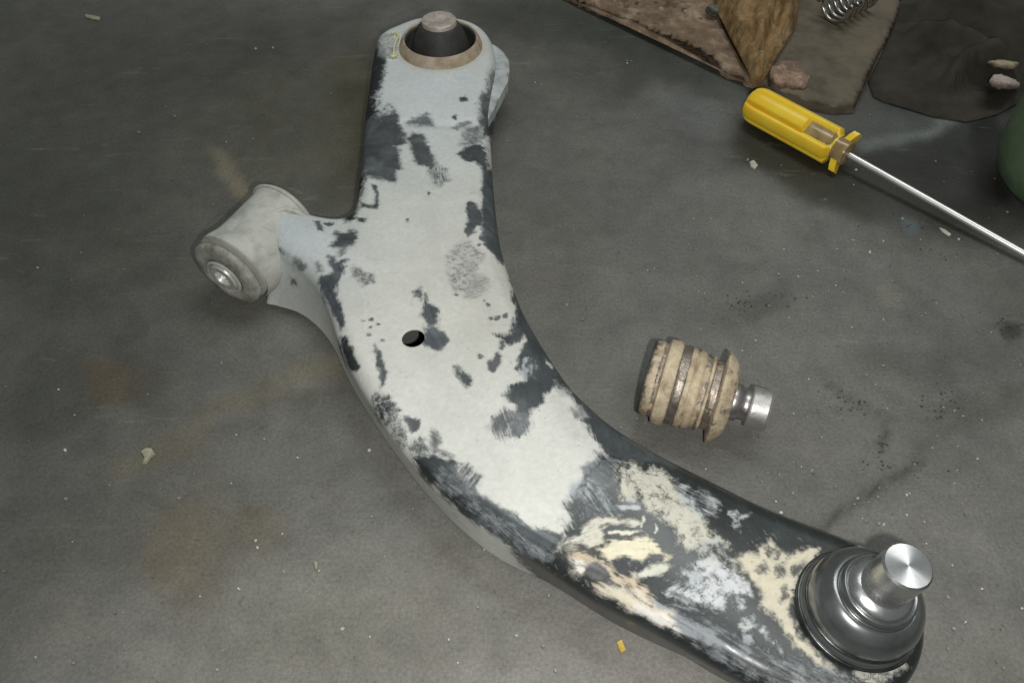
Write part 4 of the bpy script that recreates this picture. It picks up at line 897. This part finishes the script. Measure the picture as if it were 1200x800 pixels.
def debris():
    r = np.random.default_rng(31); V = []; F = []
    spots = [(876,188),(1003,200),(1180,249),(1057,257),(1035,283),(1019,296),(1123,281),(735,72),(712,120),(1130,603),(1028,583),(1014,611),(1029,614),(1035,615),(1005,584),(1030,572),(1062,580),(1092,525),(1118,482),(1128,488),(1145,538),(951,552),(913,557),(929,578),(909,588),(915,601),(827,550),(735,75),(683,375),(664,358),(727,502),(420,505),(433,528),(260,426),(277,421),(310,515),(349,537),(77,528),(180,676),(190,705),(280,690),(136,717),(145,718),(402,737),(87,777),(255,785),(210,584),(302,642),(374,669),(300,634),(78,585),(205,137),(163,156),(195,126),(300,58),(320,57),(388,111),(1110,700),(1131,729),(1117,737),(1168,775),(1173,737),(1197,713),(1175,783),(1110,760),(1150,690),(605,745),(560,712),(665,735),(651,786),(636,757),(958,318),(955,345),(912,322),(935,325),(1045,330),(885,400),(1015,440),(1105,478),(640,668),(608,720),(1195,428),(1188,424)]
    for i in range(300):
        spots.append((r.uniform(-40, 1240), r.uniform(-10, 830)))
    for i in range(130): spots.append((r.normal(960, 80), r.normal(330, 60)))
    for i in range(110): spots.append((r.normal(1050, 90), r.normal(560, 110)))
    for i, (x, y) in enumerate(spots):
        c = un(x, y, 0); s = (r.uniform(.0008, .0014) if i < 82 else r.uniform(.00025, .0008)); n = 5; k0 = len(V); el = r.uniform(.5, 1.0); q = r.uniform(0, 6.28)
        for kz in (0, 1):
            for j in range(n):
                th = 2 * math.pi * j / n; rr = s * r.uniform(.7, 1.2) * (1 if kz == 0 else .75); u, v = rr * math.cos(th), rr * el * math.sin(th)
                V.append(np.array([c[0] + u * math.cos(q) - v * math.sin(q), c[1] + u * math.sin(q) + v * math.cos(q), .0003 + kz * s * .8]))
        for j in range(n): F.append((k0 + j, k0 + (j + 1) % n, k0 + n + (j + 1) % n, k0 + n + j))
        F.append(tuple(k0 + n + j for j in range(n)))
    m = M('pale_grit'); g = m.n('ShaderNodeNewGeometry'); m.col(m.ramp(g.outputs['Random Per Island'], [(0, srgb(112, 108, 98)), (.55, srgb(152, 149, 140)), (1, srgb(208, 206, 198))])); m.set(Roughness=.6)
    o = obj('floor_grit', V, F, m.m, None, smooth=False); o['kind'] = 'stuff'; o['label'] = 'pale crumbs and grit scattered over the floor'
debris()
def dark_grit():
    r = np.random.default_rng(77); V = []; F = []
    cl = [(985,468,14,7,16),(1000,478,8,5,12),(1033,527,4,9,14),(890,352,20,7,22),(872,358,6,4,10),(1108,470,16,8,18),(1095,484,6,6,10),(1052,548,30,5,16),(1183,384,9,5,30),(1110,290,40,16,16),(1060,258,20,6,12)]
    for x0, y0, sx_, sy_, n_ in cl:
        for _ in range(n_):
            c = un(r.normal(x0, sx_), r.normal(y0, sy_), 0); s_ = r.uniform(.0003, .0011); k0 = len(V); q = r.uniform(0, 6.28)
            for kz in (0, 1):
                for j in range(5):
                    th = 2 * math.pi * j / 5 + q; rr = s_ * r.uniform(.6, 1.3) * (1 if kz == 0 else .7)
                    V.append(np.array([c[0] + rr * math.cos(th), c[1] + rr * .7 * math.sin(th), .0003 + kz * s_ * .5]))
            for j in range(5): F.append((k0 + j, k0 + (j + 1) % 5, k0 + 5 + (j + 1) % 5, k0 + 5 + j))
            F.append(tuple(k0 + 5 + j for j in range(5)))
    o = obj('dark_grit', V, F, mottled('dark_grit', srgb(62, 61, 56), srgb(88, 86, 79), 300, (.8, .95)), None, smooth=False); o['kind'] = 'stuff'; o['label'] = 'dark crumbs of dirt in patches on the floor'
dark_grit()
bpy.data.materials.remove(None_mat)
print('built', time.time() - T0)
